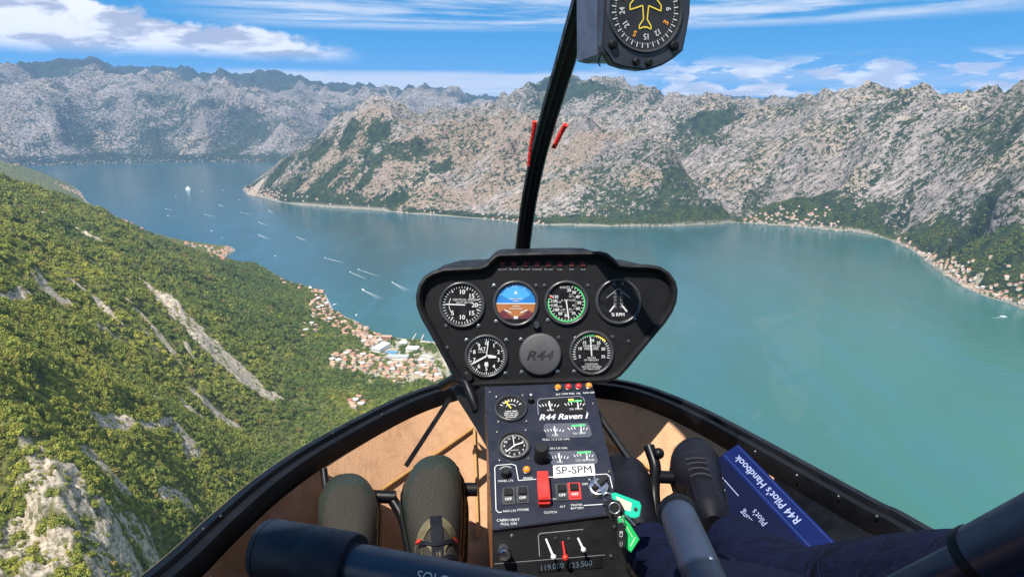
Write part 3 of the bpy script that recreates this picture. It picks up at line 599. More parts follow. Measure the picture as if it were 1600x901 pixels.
# ---------------------------------------------------------------- waterfront, piers, boats
def strip_obj(name, pts, wd, z, thick, mat, parent=None):
    bm = bmesh.new(); P0 = [Vector((p[0], p[1], 0)) for p in pts]; prev = None
    for i, p in enumerate(P0):
        d = (P0[min(i+1, len(P0)-1)]-P0[max(i-1, 0)]).normalized(); n = Vector((-d.y, d.x, 0)); ww = wd[i] if isinstance(wd, (list, tuple)) else wd
        cur = [bm.verts.new(p+n*ww/2+Vector((0, 0, z))), bm.verts.new(p-n*ww/2+Vector((0, 0, z))), bm.verts.new(p-n*ww/2+Vector((0, 0, z-thick))), bm.verts.new(p+n*ww/2+Vector((0, 0, z-thick)))]
        if prev:
            for a in range(4): bm.faces.new((prev[a], cur[a], cur[(a+1) % 4], prev[(a+1) % 4]))
        else: bm.faces.new(cur)
        prev = cur
    bm.faces.new(prev[::-1]); bmesh.ops.recalc_face_normals(bm, faces=bm.faces); me = bpy.data.meshes.new(name); bm.to_mesh(me); bm.free(); me.materials.append(mat); return meshobj(name, me, parent)
q = lambda x, y: at_elev(x, y, 2)[:2]
tag(strip_obj('promenade', [q(600,526), q(620,530.5), q(641,531.5), q(680,535.5), q(690,550), q(700,572)], 9, 3.2-ALT, 6, simple('pale_paving', (0.55, 0.51, 0.44))), kind='structure')
tag(strip_obj('pier', [q(643,532), q(650,521)], 3.5, 1.8-ALT, 4, CONC), 'narrow concrete pier leaning left of the other one off the near town', 'pier', 'small piers of the near town')
tag(strip_obj('pier', [q(657,533), q(662,522)], 3.5, 1.8-ALT, 4, CONC), 'narrow concrete pier nearest the instrument pod off the near town', 'pier', 'small piers of the near town')
# roads through the town
rd = simple('road', (0.33, 0.31, 0.28))
def road(pts, wd):
    qs = []
    for (ax, ay), (bx, by) in zip(pts[:-1], pts[1:]):
        for t in np.linspace(0, 1, 14)[:-1]:
            p = hit(ax+(bx-ax)*t, ay+(by-ay)*t)
            if p: qs.append(p)
    bm = bmesh.new(); pr = None
    for i, p in enumerate(qs):
        a = qs[max(i-1, 0)]; b = qs[min(i+1, len(qs)-1)]; d = Vector((b[0]-a[0], b[1]-a[1], 0)).normalized(); n = Vector((-d.y, d.x, 0)); v = Vector((p[0], p[1], p[2]-ALT+0.8))
        cur = [bm.verts.new(v+n*wd/2), bm.verts.new(v-n*wd/2)]
        if pr: bm.faces.new((pr[1], cur[1], cur[0], pr[0]))
        pr = cur
    me = bpy.data.meshes.new('road'); bm.to_mesh(me); bm.free(); me.materials.append(rd); tag(meshobj('road', me), kind='structure')
road([(510,466),(522,490),(552,508),(580,528),(600,536),(640,542),(668,552),(684,575),(696,600)], 7); road([(484,490),(500,505),(530,528)], 5); road([(575,555),(588,535),(600,536)], 6); road([(614,590),(640,610),(648,625)], 5); road([(640,542),(655,570),(672,590)], 5)

HULL = simple('white_hull', (0.80, 0.80, 0.80), 0.4, k=0.1)
m, nt, out = newmat('foam'); pos = nt.n('ShaderNodeNewGeometry').outputs['Position']
fd = nt.attr('fade'); al = nt.math('MULTIPLY', fd, nt.sstep(nt.noise(pos, 0.22, 5, 0.7), 0.30, 0.62))
mx = nt.n('ShaderNodeMixShader', {0: al, 1: nt.n('ShaderNodeBsdfTransparent').outputs[0], 2: nt.n('ShaderNodeBsdfDiffuse', {'Color': (0.85, 0.88, 0.88)}).outputs[0]}); link(nt, mx.outputs[0], out.inputs[0]); FOAM = m
def boat_meshes():
    bm = bmesh.new(); n = 9; prev = None
    for i in range(n):
        t = i/(n-1); x = -0.5+t; wd = 0.16*math.sqrt(max(0.0, 1-(max(0, t-0.35)/0.65)**2.2)) + 0.004; sh = 0.10+0.06*t*t
        cur = [bm.verts.new((x, -wd, sh)), bm.verts.new((x, -wd*0.55, -0.05)), bm.verts.new((x, wd*0.55, -0.05)), bm.verts.new((x, wd, sh))]
        if prev:
            for a in range(3): bm.faces.new((prev[a], cur[a], cur[a+1], prev[a+1]))
            bm.faces.new((prev[3], cur[3], cur[0], prev[0]))
        else: bm.faces.new(cur)
        prev = cur
    bm.faces.new(prev[::-1]); bmesh.ops.recalc_face_normals(bm, faces=bm.faces); hm = bpy.data.meshes.new('hull'); bm.to_mesh(hm); bm.free(); hm.materials.append(HULL)
    bm = bmesh.new(); bmesh.ops.create_cube(bm, size=1, matrix=Matrix.Translation((-0.05, 0, 0.17)) @ Matrix.Diagonal((0.32, 0.18, 0.12, 1)))
    for v in bm.verts:
        if v.co.z > 0.18: v.co.x = v.co.x*0.8-0.02; v.co.y *= 0.85
    cm = bpy.data.meshes.new('cabin'); bm.to_mesh(cm); bm.free(); cm.materials.append(HULL); return hm, cm
BH, BC = boat_meshes(); wake_bm = bmesh.new(); fl = wake_bm.verts.layers.float.new('fade')
def wake(x, y, dx, dy, length, spread, st):
    d = Vector((dx, dy, 0)).normalized(); n = Vector((-d.y, d.x, 0))
    for s in (-1, 0, 1):
        pr = None
        for i in range(15):
            t = i/14; c = Vector((x, y, -ALT+0.25)) - d*length*t + n*s*(spread*t) ; hw = (0.7+spread*0.3*t)*(0.7 if s == 0 else 1.0)
            a = wake_bm.verts.new(c+n*hw+Vector((0, 0, 0.02*s))); b = wake_bm.verts.new(c-n*hw+Vector((0, 0, 0.02*s))); a[fl] = b[fl] = st*(1-t)**1.1
            if pr: wake_bm.faces.new((pr[0], pr[1], b, a))
            pr = (a, b)
# bow pixel, tail pixel, boat length, label
bl = [((567,453),(612,475),16,'white motor boat with a wide forked wake, nearest the near town'),
 ((547,425),(575,437),9,'speedboat left of a pair racing above the forked wake'), ((560,421),(596,433),10,'speedboat right of a pair racing above the forked wake'),
 ((613,441),(650,462),10,'speedboat closest to the left side of the instrument pod'), ((508,403),(542,412),10,'speedboat with a straight wake in mid channel'),
 ((464,370),(486,380),9,'speedboat above the mid channel one with a short wake'), ((404,367),(440,381),10,'speedboat with a thin wake abreast of the left cape'),
 ((404,347),(424,355),9,'speedboat right of centre in the narrows'), ((420,329),(440,340),9,'speedboat just below the cape village'), ((376,332),(398,336),9,'speedboat leftward below the cape village'),
 ((343,320),(358,327),10,'speedboat right of the large ship'), ((320,335),(345,341),9,'speedboat lowest of the group below the large ship'), ((258,326),(280,331),9,'speedboat upper left of a pair below the large ship'),
 ((262,337),(285,338),12,'broad boat lower left of a pair below the large ship')]
for (bx, by), (tx, ty), L, lab in bl:
    b = at_elev(bx, by, 0); t = at_elev(tx, ty, 0); dx, dy = b[0]-t[0], b[1]-t[1]; ln = math.hypot(dx, dy)
    r = bpy.data.objects.new('motor_boat', None); COL.objects.link(r); r.location = (b[0], b[1], -ALT+0.1); r.rotation_euler = (0, 0, math.atan2(dy, dx)); r.scale = (L*1.25,)*3
    tag(r, lab, 'boat', 'motor boats crossing the channel'); meshobj('hull', BH, r); meshobj('cabin', BC, r); wake(b[0], b[1], dx, dy, min(ln, 190), min(ln, 190)*hr.uniform(.03,.07), 0.62)
for i, (bx, by, L, lab) in enumerate([(331,361,14,'small moored boat alone between the ship and the left cape'),(275,307,12,'small white boat lower left of the large ship'),(316,299,14,'white boat beside the large ship on its right'),(348,297,12,'farthest right of the small boats near the ship'),(374,312,12,'small boat off the tip of the cape village'),(347,371,9,'small boat off the left cape'),(523,476,12,'white boat moored close to the near town shore'),(557,492,10,'small boat moored below the red roofs of the near town'),(1568,495,16,'lone small boat off the right shore village'),(430,400,9,'tiny drifting boat below the left cape')]):
    b = at_elev(bx, by, 0); r = bpy.data.objects.new('small_boat', None); COL.objects.link(r); r.location = (b[0], b[1], -ALT+0.1); r.rotation_euler = (0, 0, hr.uniform(0, 3)); r.scale = (L*1.3,)*3
    tag(r, lab, 'boat', 'small boats lying in the bay'); meshobj('hull', BH, r); meshobj('cabin', BC, r)
    if i in (8, 2): wake(b[0], b[1], 1, 0.3, 60, 5, 0.6)
wm_ = bpy.data.meshes.new('wake_foam'); wake_bm.to_mesh(wm_); wake_bm.free(); wm_.materials.append(FOAM); tag(meshobj('wake_foam', wm_), 'white foam wakes trailing behind the boats', 'wake', kind='stuff')
b = at_elev(294, 297, 0); ship = bpy.data.objects.new('cruise_ship', None); COL.objects.link(ship); ship.location = (b[0], b[1], -ALT+0.5); ship.rotation_euler = (0, 0, R(115)); tag(ship, 'large white cruise ship anchored in the far channel', 'ship')
hu = meshobj('hull', BH, ship); hu.scale = (130, 130, 110)
def ship_deck(x0, x1, y, z0, z1):
    bm = bmesh.new(); bmesh.ops.create_cube(bm, size=1, matrix=Matrix.Translation(((x0+x1)/2, 0, (z0+z1)/2)) @ Matrix.Diagonal((x1-x0, y, z1-z0, 1))); me = bpy.data.meshes.new('deck'); bm.to_mesh(me); bm.free(); me.materials.append(WHITE); meshobj('deck', me, ship)
ship_deck(-55, 35, 26, 12, 19); ship_deck(-48, 25, 22, 19.02, 26); ship_deck(-40, 12, 18, 26.02, 31); bm = bmesh.new(); bmesh.ops.create_cone(bm, segments=16, cap_ends=True, radius1=6, radius2=4.5, depth=12, matrix=Matrix.Translation((-28, 0, 36))); me = bpy.data.meshes.new('funnel'); bm.to_mesh(me); bm.free(); me.materials.append(GREYR); meshobj('funnel', me, ship)
# ================================================================ the helicopter cabin
def paint(name, col, rough=0.5, metal=0.0, spec=0.5, bump=0.0, bsc=900.0, k=0.25, sc=14.0, coat=0.0, emit=None):
    m, nt, out = newmat(name); tcn = nt.n('ShaderNodeTexCoord').outputs['Object']
    n_ = nt.noise(tcn, sc, 5, 0.6); c = nt.mix(nt.math('MULTIPLY', nt.sstep(n_, 0.4, 0.7), k), col, tuple(min(1, x*1.9+0.012) for x in col))
    r_ = nt.fmix(nt.sstep(nt.noise(tcn, sc*3, 4, 0.6), 0.35, 0.7), max(rough-0.1, 0.03), min(rough+0.12, 1))
    kw = {'Base Color': c, 'Roughness': r_, 'Metallic': metal, 'Specular IOR Level': spec, 'Coat Weight': coat}
    if bump: kw['Normal'] = nt.n('ShaderNodeBump', {'Height': nt.noise(tcn, bsc, 3, 0.6), 'Strength': bump, 'Distance': 0.001}).outputs[0]
    b = nt.n('ShaderNodeBsdfPrincipled', kw)
    if emit: b.inputs['Emission Color'].default_value = (*col, 1); b.inputs['Emission Strength'].default_value = emit
    link(nt, b.outputs[0], out.inputs[0]); return m
BLK = paint('black_crinkle', (0.006, 0.006, 0.007), 0.6, bump=0.5, bsc=700, spec=0.25)
FACE = paint('panel_black', (0.005, 0.005, 0.006), 0.6, spec=0.2, k=0.1)
NAVY = paint('console_paint', (0.0065, 0.0085, 0.019), 0.5, spec=0.22, bump=0.15)
FRAME = paint('frame_black', (0.003, 0.0033, 0.0045), 0.42, spec=0.18, k=0.2)
DIAL = paint('dial_black', (0.006, 0.006, 0.007), 0.4, spec=0.3, k=0.05)
INK = paint('white_ink', (0.50, 0.50, 0.49), 0.6, k=0.0); GREYI = paint('grey_ink', (0.22, 0.22, 0.24), 0.6, k=0.0); DIMRED = paint('dim_red_ink', (0.20, 0.015, 0.01), 0.5, k=0.0)
GRNI = paint('green_ink', (0.05, 0.50, 0.13), 0.6, k=0.0); YELI = paint('yellow_ink', (0.80, 0.58, 0.06), 0.6, k=0.0); ORGI = paint('orange_ink', (0.85, 0.32, 0.03), 0.6, k=0.0); REDI = paint('red_ink', (0.60, 0.04, 0.02), 0.6, k=0.0)
BLUI = paint('sky_blue_dial', (0.015, 0.15, 0.42), 0.4, k=0.05); BRNI = paint('earth_brown_dial', (0.30, 0.11, 0.035), 0.4, k=0.05); BRN2 = paint('maroon_dial', (0.10, 0.02, 0.03), 0.4, k=0.05)
BEZ = paint('bezel_grey', (0.028, 0.028, 0.030), 0.35, spec=0.6); STEEL = paint('steel', (0.45, 0.45, 0.46), 0.3, metal=1.0); REDP = paint('red_plastic', (0.42, 0.022, 0.016), 0.35, k=0.15)
ALU = paint('blue_grey_tube', (0.016, 0.023, 0.046), 0.38, spec=0.5, k=0.15)
COVER = paint('blank_cover', (0.045, 0.045, 0.047), 0.55, bump=0.4); COVER2 = paint('cover_letters', (0.012, 0.012, 0.013), 0.5)
WPL = paint('white_plate', (0.62, 0.62, 0.62), 0.45, k=0.1); BLKI = paint('black_ink', (0.02, 0.02, 0.02), 0.6, k=0.0)
AMB = paint('amber_lens', (0.62, 0.20, 0.012), 0.12, spec=0.8, k=0.4, sc=300, coat=0.6); REDL = paint('red_lens', (0.50, 0.012, 0.010), 0.12, spec=0.8, k=0.4, sc=300, coat=0.6)
LCD = paint('lcd_digits', (0.06, 0.09, 0.12), 0.4, k=0.0, emit=0.25)
m, nt, out = newmat('carpet'); tcn = nt.n('ShaderNodeTexCoord').outputs['Object']
a = nt.noise(tcn, 520, 3, 0.75); b_ = nt.noise(tcn, 26, 6, 0.65); c = nt.mix(nt.sstep(a, 0.32, 0.68), (0.44, 0.245, 0.135), (0.60, 0.36, 0.215)); c = nt.mix(nt.math('MULTIPLY', nt.sstep(b_, 0.42, 0.7), 0.4), c, (0.30, 0.165, 0.095))
bs = nt.n('ShaderNodeBsdfPrincipled', {'Base Color': c, 'Roughness': 0.95, 'Specular IOR Level': 0.05, 'Normal': nt.n('ShaderNodeBump', {'Height': nt.math('ADD', a, nt.math('MULTIPLY', nt.noise(tcn, 130, 3, 0.6), 1.2)), 'Strength': 0.6, 'Distance': 0.0013}).outputs[0]}); link(nt, bs.outputs[0], out.inputs[0]); CARPET = m
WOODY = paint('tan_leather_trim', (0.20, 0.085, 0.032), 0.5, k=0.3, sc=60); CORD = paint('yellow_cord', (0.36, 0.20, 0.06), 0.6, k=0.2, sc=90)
DKTRIM = paint('dark_brown_trim', (0.035, 0.017, 0.010), 0.22, spec=0.6, k=0.4)

HELI = bpy.data.objects.new('helicopter', None); COL.objects.link(HELI); HELI.location = (0.06, 0.2, -0.86)
tag(HELI, 'black framed light helicopter cabin seen from the front seat, with tan carpet and instrument pod', 'helicopter')
bpy.context.view_layer.update()
def part(name, bm_or_me, mats, parent=None, M=None, smooth=None, label=None):
    if isinstance(bm_or_me, bmesh.types.BMesh): me = bpy.data.meshes.new(name); bm_or_me.to_mesh(me); bm_or_me.free()
    else: me = bm_or_me
    for x in (mats if isinstance(mats, (list, tuple)) else [mats]): me.materials.append(x)
    o = bpy.data.objects.new(name, me); COL.objects.link(o); o.parent = parent
    Mw = M if M is not None else Matrix.Identity(4)
    Pw = WM.get(parent.name, Matrix.Translation(parent.location)) if parent else Matrix.Identity(4)
    o.matrix_parent_inverse = Matrix.Identity(4); o.matrix_basis = Pw.inverted() @ Mw; WM[o.name] = Mw
    if smooth is not None:
        me.polygons.foreach_set('use_smooth', [True]*len(me.polygons))
        if smooth < 180: me.set_sharp_from_angle(angle=R(smooth))
    if label: o['label'] = label
    return o
WM = {'helicopter': Matrix.Translation(HELI.location)}
def tube_bm(pts, rad, seg=16, bm=None, cap=True, mi=0):
    bm = bm or bmesh.new(); pts = [Vector(p) for p in pts]; rad = rad if isinstance(rad, (list, tuple)) else [rad]*len(pts); prev = None; up = None; rings = []
    for i, p in enumerate(pts):
        d = (pts[min(i+1, len(pts)-1)]-pts[max(i-1, 0)]).normalized()
        if up is None: up = d.orthogonal().normalized()
        up = (up-d*up.dot(d)).normalized(); s = d.cross(up)
        ring = [bm.verts.new(p+(up*math.cos(t)+s*math.sin(t))*rad[i]) for t in [2*math.pi*k/seg for k in range(seg)]]; rings.append(ring)
        if prev:
            for k in range(seg): bm.faces.new((prev[k], prev[(k+1) % seg], ring[(k+1) % seg], ring[k])).material_index = mi
        prev = ring
    if cap: bm.faces.new(rings[0][::-1]).material_index = mi; bm.faces.new(rings[-1]).material_index = mi
    return bm
def smooth_pts(pts, n=8):
    pts = [Vector(p) for p in pts]; q = [pts[0]*2-pts[1]]+pts+[pts[-1]*2-pts[-2]]; r_ = []
    for i in range(1, len(q)-2):
        for k in range(n):
            t = k/n; a, b, c, d = q[i-1:i+3]; r_.append(0.5*((2*b)+(c-a)*t+(2*a-5*b+4*c-d)*t*t+(3*b-a-3*c+d)*t**3))
    return r_+[pts[-1]]
class Pl:                               # a flat panel: origin, right, up, outward normal
    def __init__(s, O, u, v):
        s.O = Vector(O); s.u = Vector(u).normalized(); v = Vector(v); s.v = (v-s.u*v.dot(s.u)).normalized(); s.n = s.u.cross(s.v)
        s.M = Matrix.Translation(s.O) @ Matrix((s.u, s.v, s.n)).transposed().to_4x4()
    def pix(s, px, py, off=0.0):
        r = Vector(ray(px, py)); t = (s.O+s.n*off).dot(s.n)/r.dot(s.n); p = r*t-s.O; return p.dot(s.u), p.dot(s.v)
    def mpp(s, px, py): a = s.pix(px-2, py); b = s.pix(px+2, py); return math.hypot(a[0]-b[0], a[1]-b[1])/4
_tc = {}
def text_geo(t):
    if t not in _tc:
        cu_ = bpy.data.curves.new('t', 'FONT'); cu_.body = t; cu_.size = 1; cu_.align_x = 'CENTER'; cu_.align_y = 'CENTER'; cu_.resolution_u = 3
        o = bpy.data.objects.new('t', cu_); me = bpy.data.meshes.new_from_object(o); _tc[t] = ([v.co.copy() for v in me.vertices], [tuple(p.vertices) for p in me.polygons]); bpy.data.objects.remove(o); bpy.data.meshes.remove(me); bpy.data.curves.remove(cu_)
    return _tc[t]
class Ink:                              # printed marks on a panel, a hair above it
    def __init__(s, pl, z=0.0006): s.pl = pl; s.z = z; s.bm = bmesh.new(); s.mats = []
    def mi(s, m):
        if m not in s.mats: s.mats.append(m)
        return s.mats.index(m)
    def poly(s, pts, m, dz=0.0):
        vs = [s.bm.verts.new((x, y, s.z+dz)) for x, y in pts]; f = s.bm.faces.new(vs); f.material_index = s.mi(m)
        f.normal_update()
        if f.normal.z < 0: f.normal_flip()
    def line(s, a, b, w, m, dz=0.0):
        a, b = Vector(a), Vector(b); d = (b-a).normalized(); n = Vector((-d.y, d.x))*w/2; s.poly([tuple(a+n), tuple(a-n), tuple(b-n), tuple(b+n)], m, dz)
    def pline(s, pts, wpx, m):
        k = s.pl.mpp(*pts[0])
        for a, b in zip(pts[:-1], pts[1:]): s.line(s.pl.pix(*a), s.pl.pix(*b), wpx*k, m)
    def text(s, t, x, y, size, m, rot=0.0, sx=1.0, shear=0.0, dz=0.0002, bold=0.0):
        vs, fs = text_geo(t); c, n = math.cos(rot), math.sin(rot)
        for ox, oy in ([(0, 0)] if not bold else [(-bold, 0), (bold, 0), (0, bold)]):
            q = [s.bm.verts.new((x+((v.x*sx+v.y*shear)*size+ox)*c-(v.y*size+oy)*n, y+((v.x*sx+v.y*shear)*size+ox)*n+(v.y*size+oy)*c, s.z+dz+ox*0.02)) for v in vs]
            for f in fs:
                try: s.bm.faces.new([q[i] for i in f]).material_index = s.mi(m)
                except ValueError: pass
    def ptext(s, t, px, py, spx, m, rot=0.0, **k):
        a = s.pl.pix(px, py); s.text(t, a[0], a[1], spx*s.pl.mpp(px, py)*1.25, m, rot, **k)
    def arc(s, x, y, r0, r1, a0, a1, m, dz=0.0, n=24):    # clock angles in degrees
        for k in range(n):
            t0, t1 = R(a0+(a1-a0)*k/n), R(a0+(a1-a0)*(k+1)/n)
            s.poly([(x+r0*math.sin(t0), y+r0*math.cos(t0)), (x+r1*math.sin(t0), y+r1*math.cos(t0)), (x+r1*math.sin(t1), y+r1*math.cos(t1)), (x+r0*math.sin(t1), y+r0*math.cos(t1))], m, dz)
    def ticks(s, x, y, r0, r1, angs, w, m):
        for a in angs: t = R(a); s.line((x+r0*math.sin(t), y+r0*math.cos(t)), (x+r1*math.sin(t), y+r1*math.cos(t)), w, m)
    def nums(s, x, y, r, items, size, m, **k):
        for a, t in items: s.text(t, x+r*math.sin(R(a)), y+r*math.cos(R(a)), size, m, **k)
    def done(s, name, parent): return part(name, s.bm, s.mats, parent, s.pl.M)
def disc_bm(x, y, r, z, seg=48, bm=None, mi=0):
    bm = bm or bmesh.new(); f = bm.faces.new([bm.verts.new((x+r*math.cos(2*math.pi*k/seg), y+r*math.sin(2*math.pi*k/seg), z)) for k in range(seg)]); f.material_index = mi; return bm
def ring_bm(x, y, prof, seg=48, bm=None, mi=0):      # lathe (radius, height) profile about the panel normal
    bm = bm or bmesh.new(); prev = None; rows_ = []
    for r_, z in prof:
        rows_.append([bm.verts.new((x+r_*math.cos(2*math.pi*k/seg), y+r_*math.sin(2*math.pi*k/seg), z)) for k in range(seg)])
    for a, b in zip(rows_[:-1], rows_[1:]):
        for k in range(seg): bm.faces.new((a[k], a[(k+1) % seg], b[(k+1) % seg], b[k])).material_index = mi
    return bm
def prism_bm(pts, z0, z1, bm=None, mi=0, bev=0.0):
    bm = bm or bmesh.new(); a = [bm.verts.new((x, y, z1)) for x, y in pts]; b = [bm.verts.new((x, y, z0)) for x, y in pts]; n = len(pts)
    fs = [bm.faces.new(a), bm.faces.new(b[::-1])]+[bm.faces.new((b[i], b[(i+1) % n], a[(i+1) % n], a[i])) for i in range(n)]
    for f in fs: f.material_index = mi
    bmesh.ops.recalc_face_normals(bm, faces=fs)
    if bev: bmesh.ops.bevel(bm, geom=list({e_ for e_ in fs[0].edges}), offset=bev, segments=2, affect='EDGES')
    return bm
def rrect(x0, y0, x1, y1, r, n=5):
    pts = []
    for cx_, cy_, a0 in ((x1-r, y1-r, 0), (x0+r, y1-r, 90), (x0+r, y0+r, 180), (x1-r, y0+r, 270)):
        for k in range(n+1): t = R(a0+90*k/n); pts.append((cx_+r*math.cos(t), cy_+r*math.sin(t)))
    return pts
def gauge(name, pl, px, py, rpx, depth=0.0, bez=BEZ, dial=DIAL):
    x, y = pl.pix(px, py); r = rpx*pl.mpp(px, py)
    g = part(name, disc_bm(x, y, r*0.98, 0.0010), dial, HELI, pl.M)
    part('bezel', ring_bm(x, y, [(r*0.93, 0.0012), (r*0.95, 0.0042), (r*1.0, 0.0062), (r*1.06, 0.0058), (r*1.10, 0.0035), (r*1.11, 0.0002)]), bez, g, pl.M, smooth=60)
    return g, x, y, r, Ink(pl, 0.0014)
def screws(pl, pts, parent, rpx=3.2, name='screw'):
    for px, py in pts:
        x, y = pl.pix(px, py); r = rpx*pl.mpp(px, py); bm = ring_bm(x, y, [(r, 0.0002), (r*0.9, 0.0016), (r*0.5, 0.0020), (0.0002, 0.0020)], 12); a = hr.uniform(0, 3)
        bm2 = bm; c_, s_ = math.cos(a), math.sin(a)
        for dx, dy in ((c_, s_), (-s_, c_)):
            q = [(x+dx*r*.7-dy*r*.12, y+dy*r*.7+dx*r*.12), (x-dx*r*.7-dy*r*.12, y-dy*r*.7+dx*r*.12), (x-dx*r*.7+dy*r*.12, y-dy*r*.7-dx*r*.12), (x+dx*r*.7+dy*r*.12, y+dy*r*.7-dx*r*.12)]
            f = bm2.faces.new([bm2.verts.new((u_, v_, 0.0022)) for u_, v_ in q]); f.material_index = 1
        part(name, bm2, [STEEL if hr.random() < .45 else BEZ, BLKI], parent, pl.M)
def needle(ink_pl, x, y, ang, r0, r1, w, m, parent, z=0.0028, name='needle', tip=0.35):
    t = R(ang); d = Vector((math.sin(t), math.cos(t))); n = Vector((-d.y, d.x)); c = Vector((x, y))
    pts = [c+d*r0+n*w/2, c+d*r0-n*w/2, c+d*(r1-w*1.5)-n*w/2, c+d*r1-n*w*tip*0.3, c+d*r1+n*w*tip*0.3, c+d*(r1-w*1.5)+n*w/2]
    return part(name, prism_bm([tuple(p) for p in pts], z-0.0004, z), m, parent, ink_pl.M)

# ---- instrument pod
PO = Pl(P(855, 500, 1.2), (1, 0.0, 0), (0, math.sin(R(17)), math.cos(R(17))))
pod_px = [(780,395.6),(858,393.5),(936,393),(948,396),(957,403),(966,412),(985,413),(1012,413.5),(1030,417),(1044,426),(1054,440),(1057,454),(1055,472),(1049,487),(1038,504),(1018,528),(997,553),(981,573),(968,587),(958,593),(945,597),(900,599),(830,601),(770,603),(738,604),(724,601),(713,592),(704,579),(694,560),(683,540),(671,518),(659,497),(652,478),(651,462),(655,445),(664,432),(677,424),(695,418.5),(725,417),(750,416),(759,412),(766,404),(773,398)]
pod_out = [PO.pix(x, y) for x, y in pod_px]
def offset(pts, d):
    n = len(pts); res = []; ar = sum(pts[i][0]*pts[(i+1) % n][1]-pts[(i+1) % n][0]*pts[i][1] for i in range(n)); sg = 1 if ar > 0 else -1
    for i in range(n):
        a, b, c = Vector(pts[i-1]), Vector(pts[i]), Vector(pts[(i+1) % n]); e1 = (b-a).normalized(); e2 = (c-b).normalized(); nn_ = (Vector((-e1.y, e1.x))+Vector((-e2.y, e2.x))).normalized()*sg; res.append(tuple(b+nn_*d))
    return res
bm = bmesh.new(); cxm = sum(p[0] for p in pod_out)/len(pod_out); back = -0.15
loops = [(offset(pod_out, 0.012), 0.0), (offset(pod_out, 0.010), 0.012), (offset(pod_out, 0.006), 0.0165), (offset(pod_out, 0.002), 0.015), (pod_out, 0.010), (offset(pod_out, 0.001), -0.01)]
bk = [((p[0]-cxm)*(0.86 if p[0] < cxm else 0.70)+cxm-0.008, (p[1])*0.86-0.012 + (0.052 if p[1] > 0 else 0)) for p in pod_out]; loops += [([tuple((Vector(a)*0.4+Vector(b)*0.6)) for a, b in zip(pod_out, bk)], -0.07), (bk, back)]
rws = [[bm.verts.new((x, y, z)) for x, y in L] for L, z in loops]; n = len(pod_out)
for a, b in zip(rws[:-1], rws[1:]):
    for k in range(n): bm.faces.new((a[k], a[(k+1) % n], b[(k+1) % n], b[k]))
bm.faces.new(rws[-1]); f = bm.faces.new(rws[0][::-1]); f.material_index = 1
bmesh.ops.recalc_face_normals(bm, faces=bm.faces)
pod = part('instrument_pod', bm, [BLK, FACE], HELI, PO.M, smooth=35)
for i, nm in enumerate(['MR TEMP', 'MR CHIP', 'STARTER', 'TR CHIP', 'LOW FUEL', 'FUEL FILT', 'LOW RPM', 'GOV']):
    px = 784+i*18.2; x, y = PO.pix(px, 412); k = PO.mpp(px, 412)
    pass
ik = Ink(PO, 0.0007)
for i, nm in enumerate(['CLUTCH', 'MR TEMP', 'MR CHIP', 'STARTER', 'TR CHIP', 'FUEL', 'RPM', 'AUX']):
    px = 785+i*18.0; ik.ptext(nm, px, 421, 3.0, GREYI)
    x, y = PO.pix(px, 412); k = PO.mpp(px, 412)
    for q in range(5): a_ = q*72; ik.line((x, y), (x+4.2*k*math.sin(R(a_)), y+4.2*k*math.cos(R(a_))), 1.5*k, DIMRED)
for px, py, lab, lx, ly in ((838,505,'','',0),): pass
ik.done('pod_markings', pod)
for i in range(8): px = 785+i*18.0; x, y = PO.pix(px, 412); k = PO.mpp(px, 412); part('warning_light', ring_bm(x, y, [(6*k, 0.0002), (6*k, 0.0016), (5*k, 0.002), (4.6*k, 0.0004)], 20), BLK, pod, PO.M, smooth=50)
screws(PO, [(775,502),(772,446),(838,446),(856,500),(851,446),(919,446),(990,497),(697,509),(748,509),(729,531),(791,531),(729,583),(790,583),(814,530),(873,527),(815,581),(871,580),(899,528),(957,526),(897,580),(765,597),(982,533),(699,543)], pod)
x, y = PO.pix(838, 507); k = PO.mpp(838, 507); part('knob', ring_bm(x, y, [(6*k, 0), (6*k, 0.008), (5*k, 0.0105), (0.0002, 0.0105)], 20), STEEL, pod, PO.M, smooth=50)
x, y = PO.pix(734, 588); part('knob', ring_bm(x, y, [(5.5*k, 0), (5.5*k, 0.018), (4.6*k, 0.021), (0.0002, 0.021)], 20), BLK, pod, PO.M, smooth=50)
# vertical speed
g, x, y, r, ik = gauge('vertical_speed_gauge', PO, 722, 476, 33)
ik.ticks(x, y, r*.80, r*.92, [a for a in range(-90, 271, 9)], r*.028, INK); ik.ticks(x, y, r*.72, r*.92, [-90, -36, 18, 72, 90, 108, 162, 216], r*.05, INK)
ik.nums(x, y, r*.60, [(0, '10'), (48, '15'), (92, '20'), (180, '10'), (132, '15'), (228, '5')], r*.30, INK, bold=r*.008); ik.text('VERTICAL SPEED', x+r*.12, y+r*.23, r*.15, INK); ik.text('100 FT PER MIN', x+r*.12, y+r*.10, r*.12, INK); ik.arc(x, y, r*.60, r*.63, 230, 300, INK)
ik.done('markings', g); needle(PO, x, y, -88, -r*.15, r*.80, r*.06, INK, g)
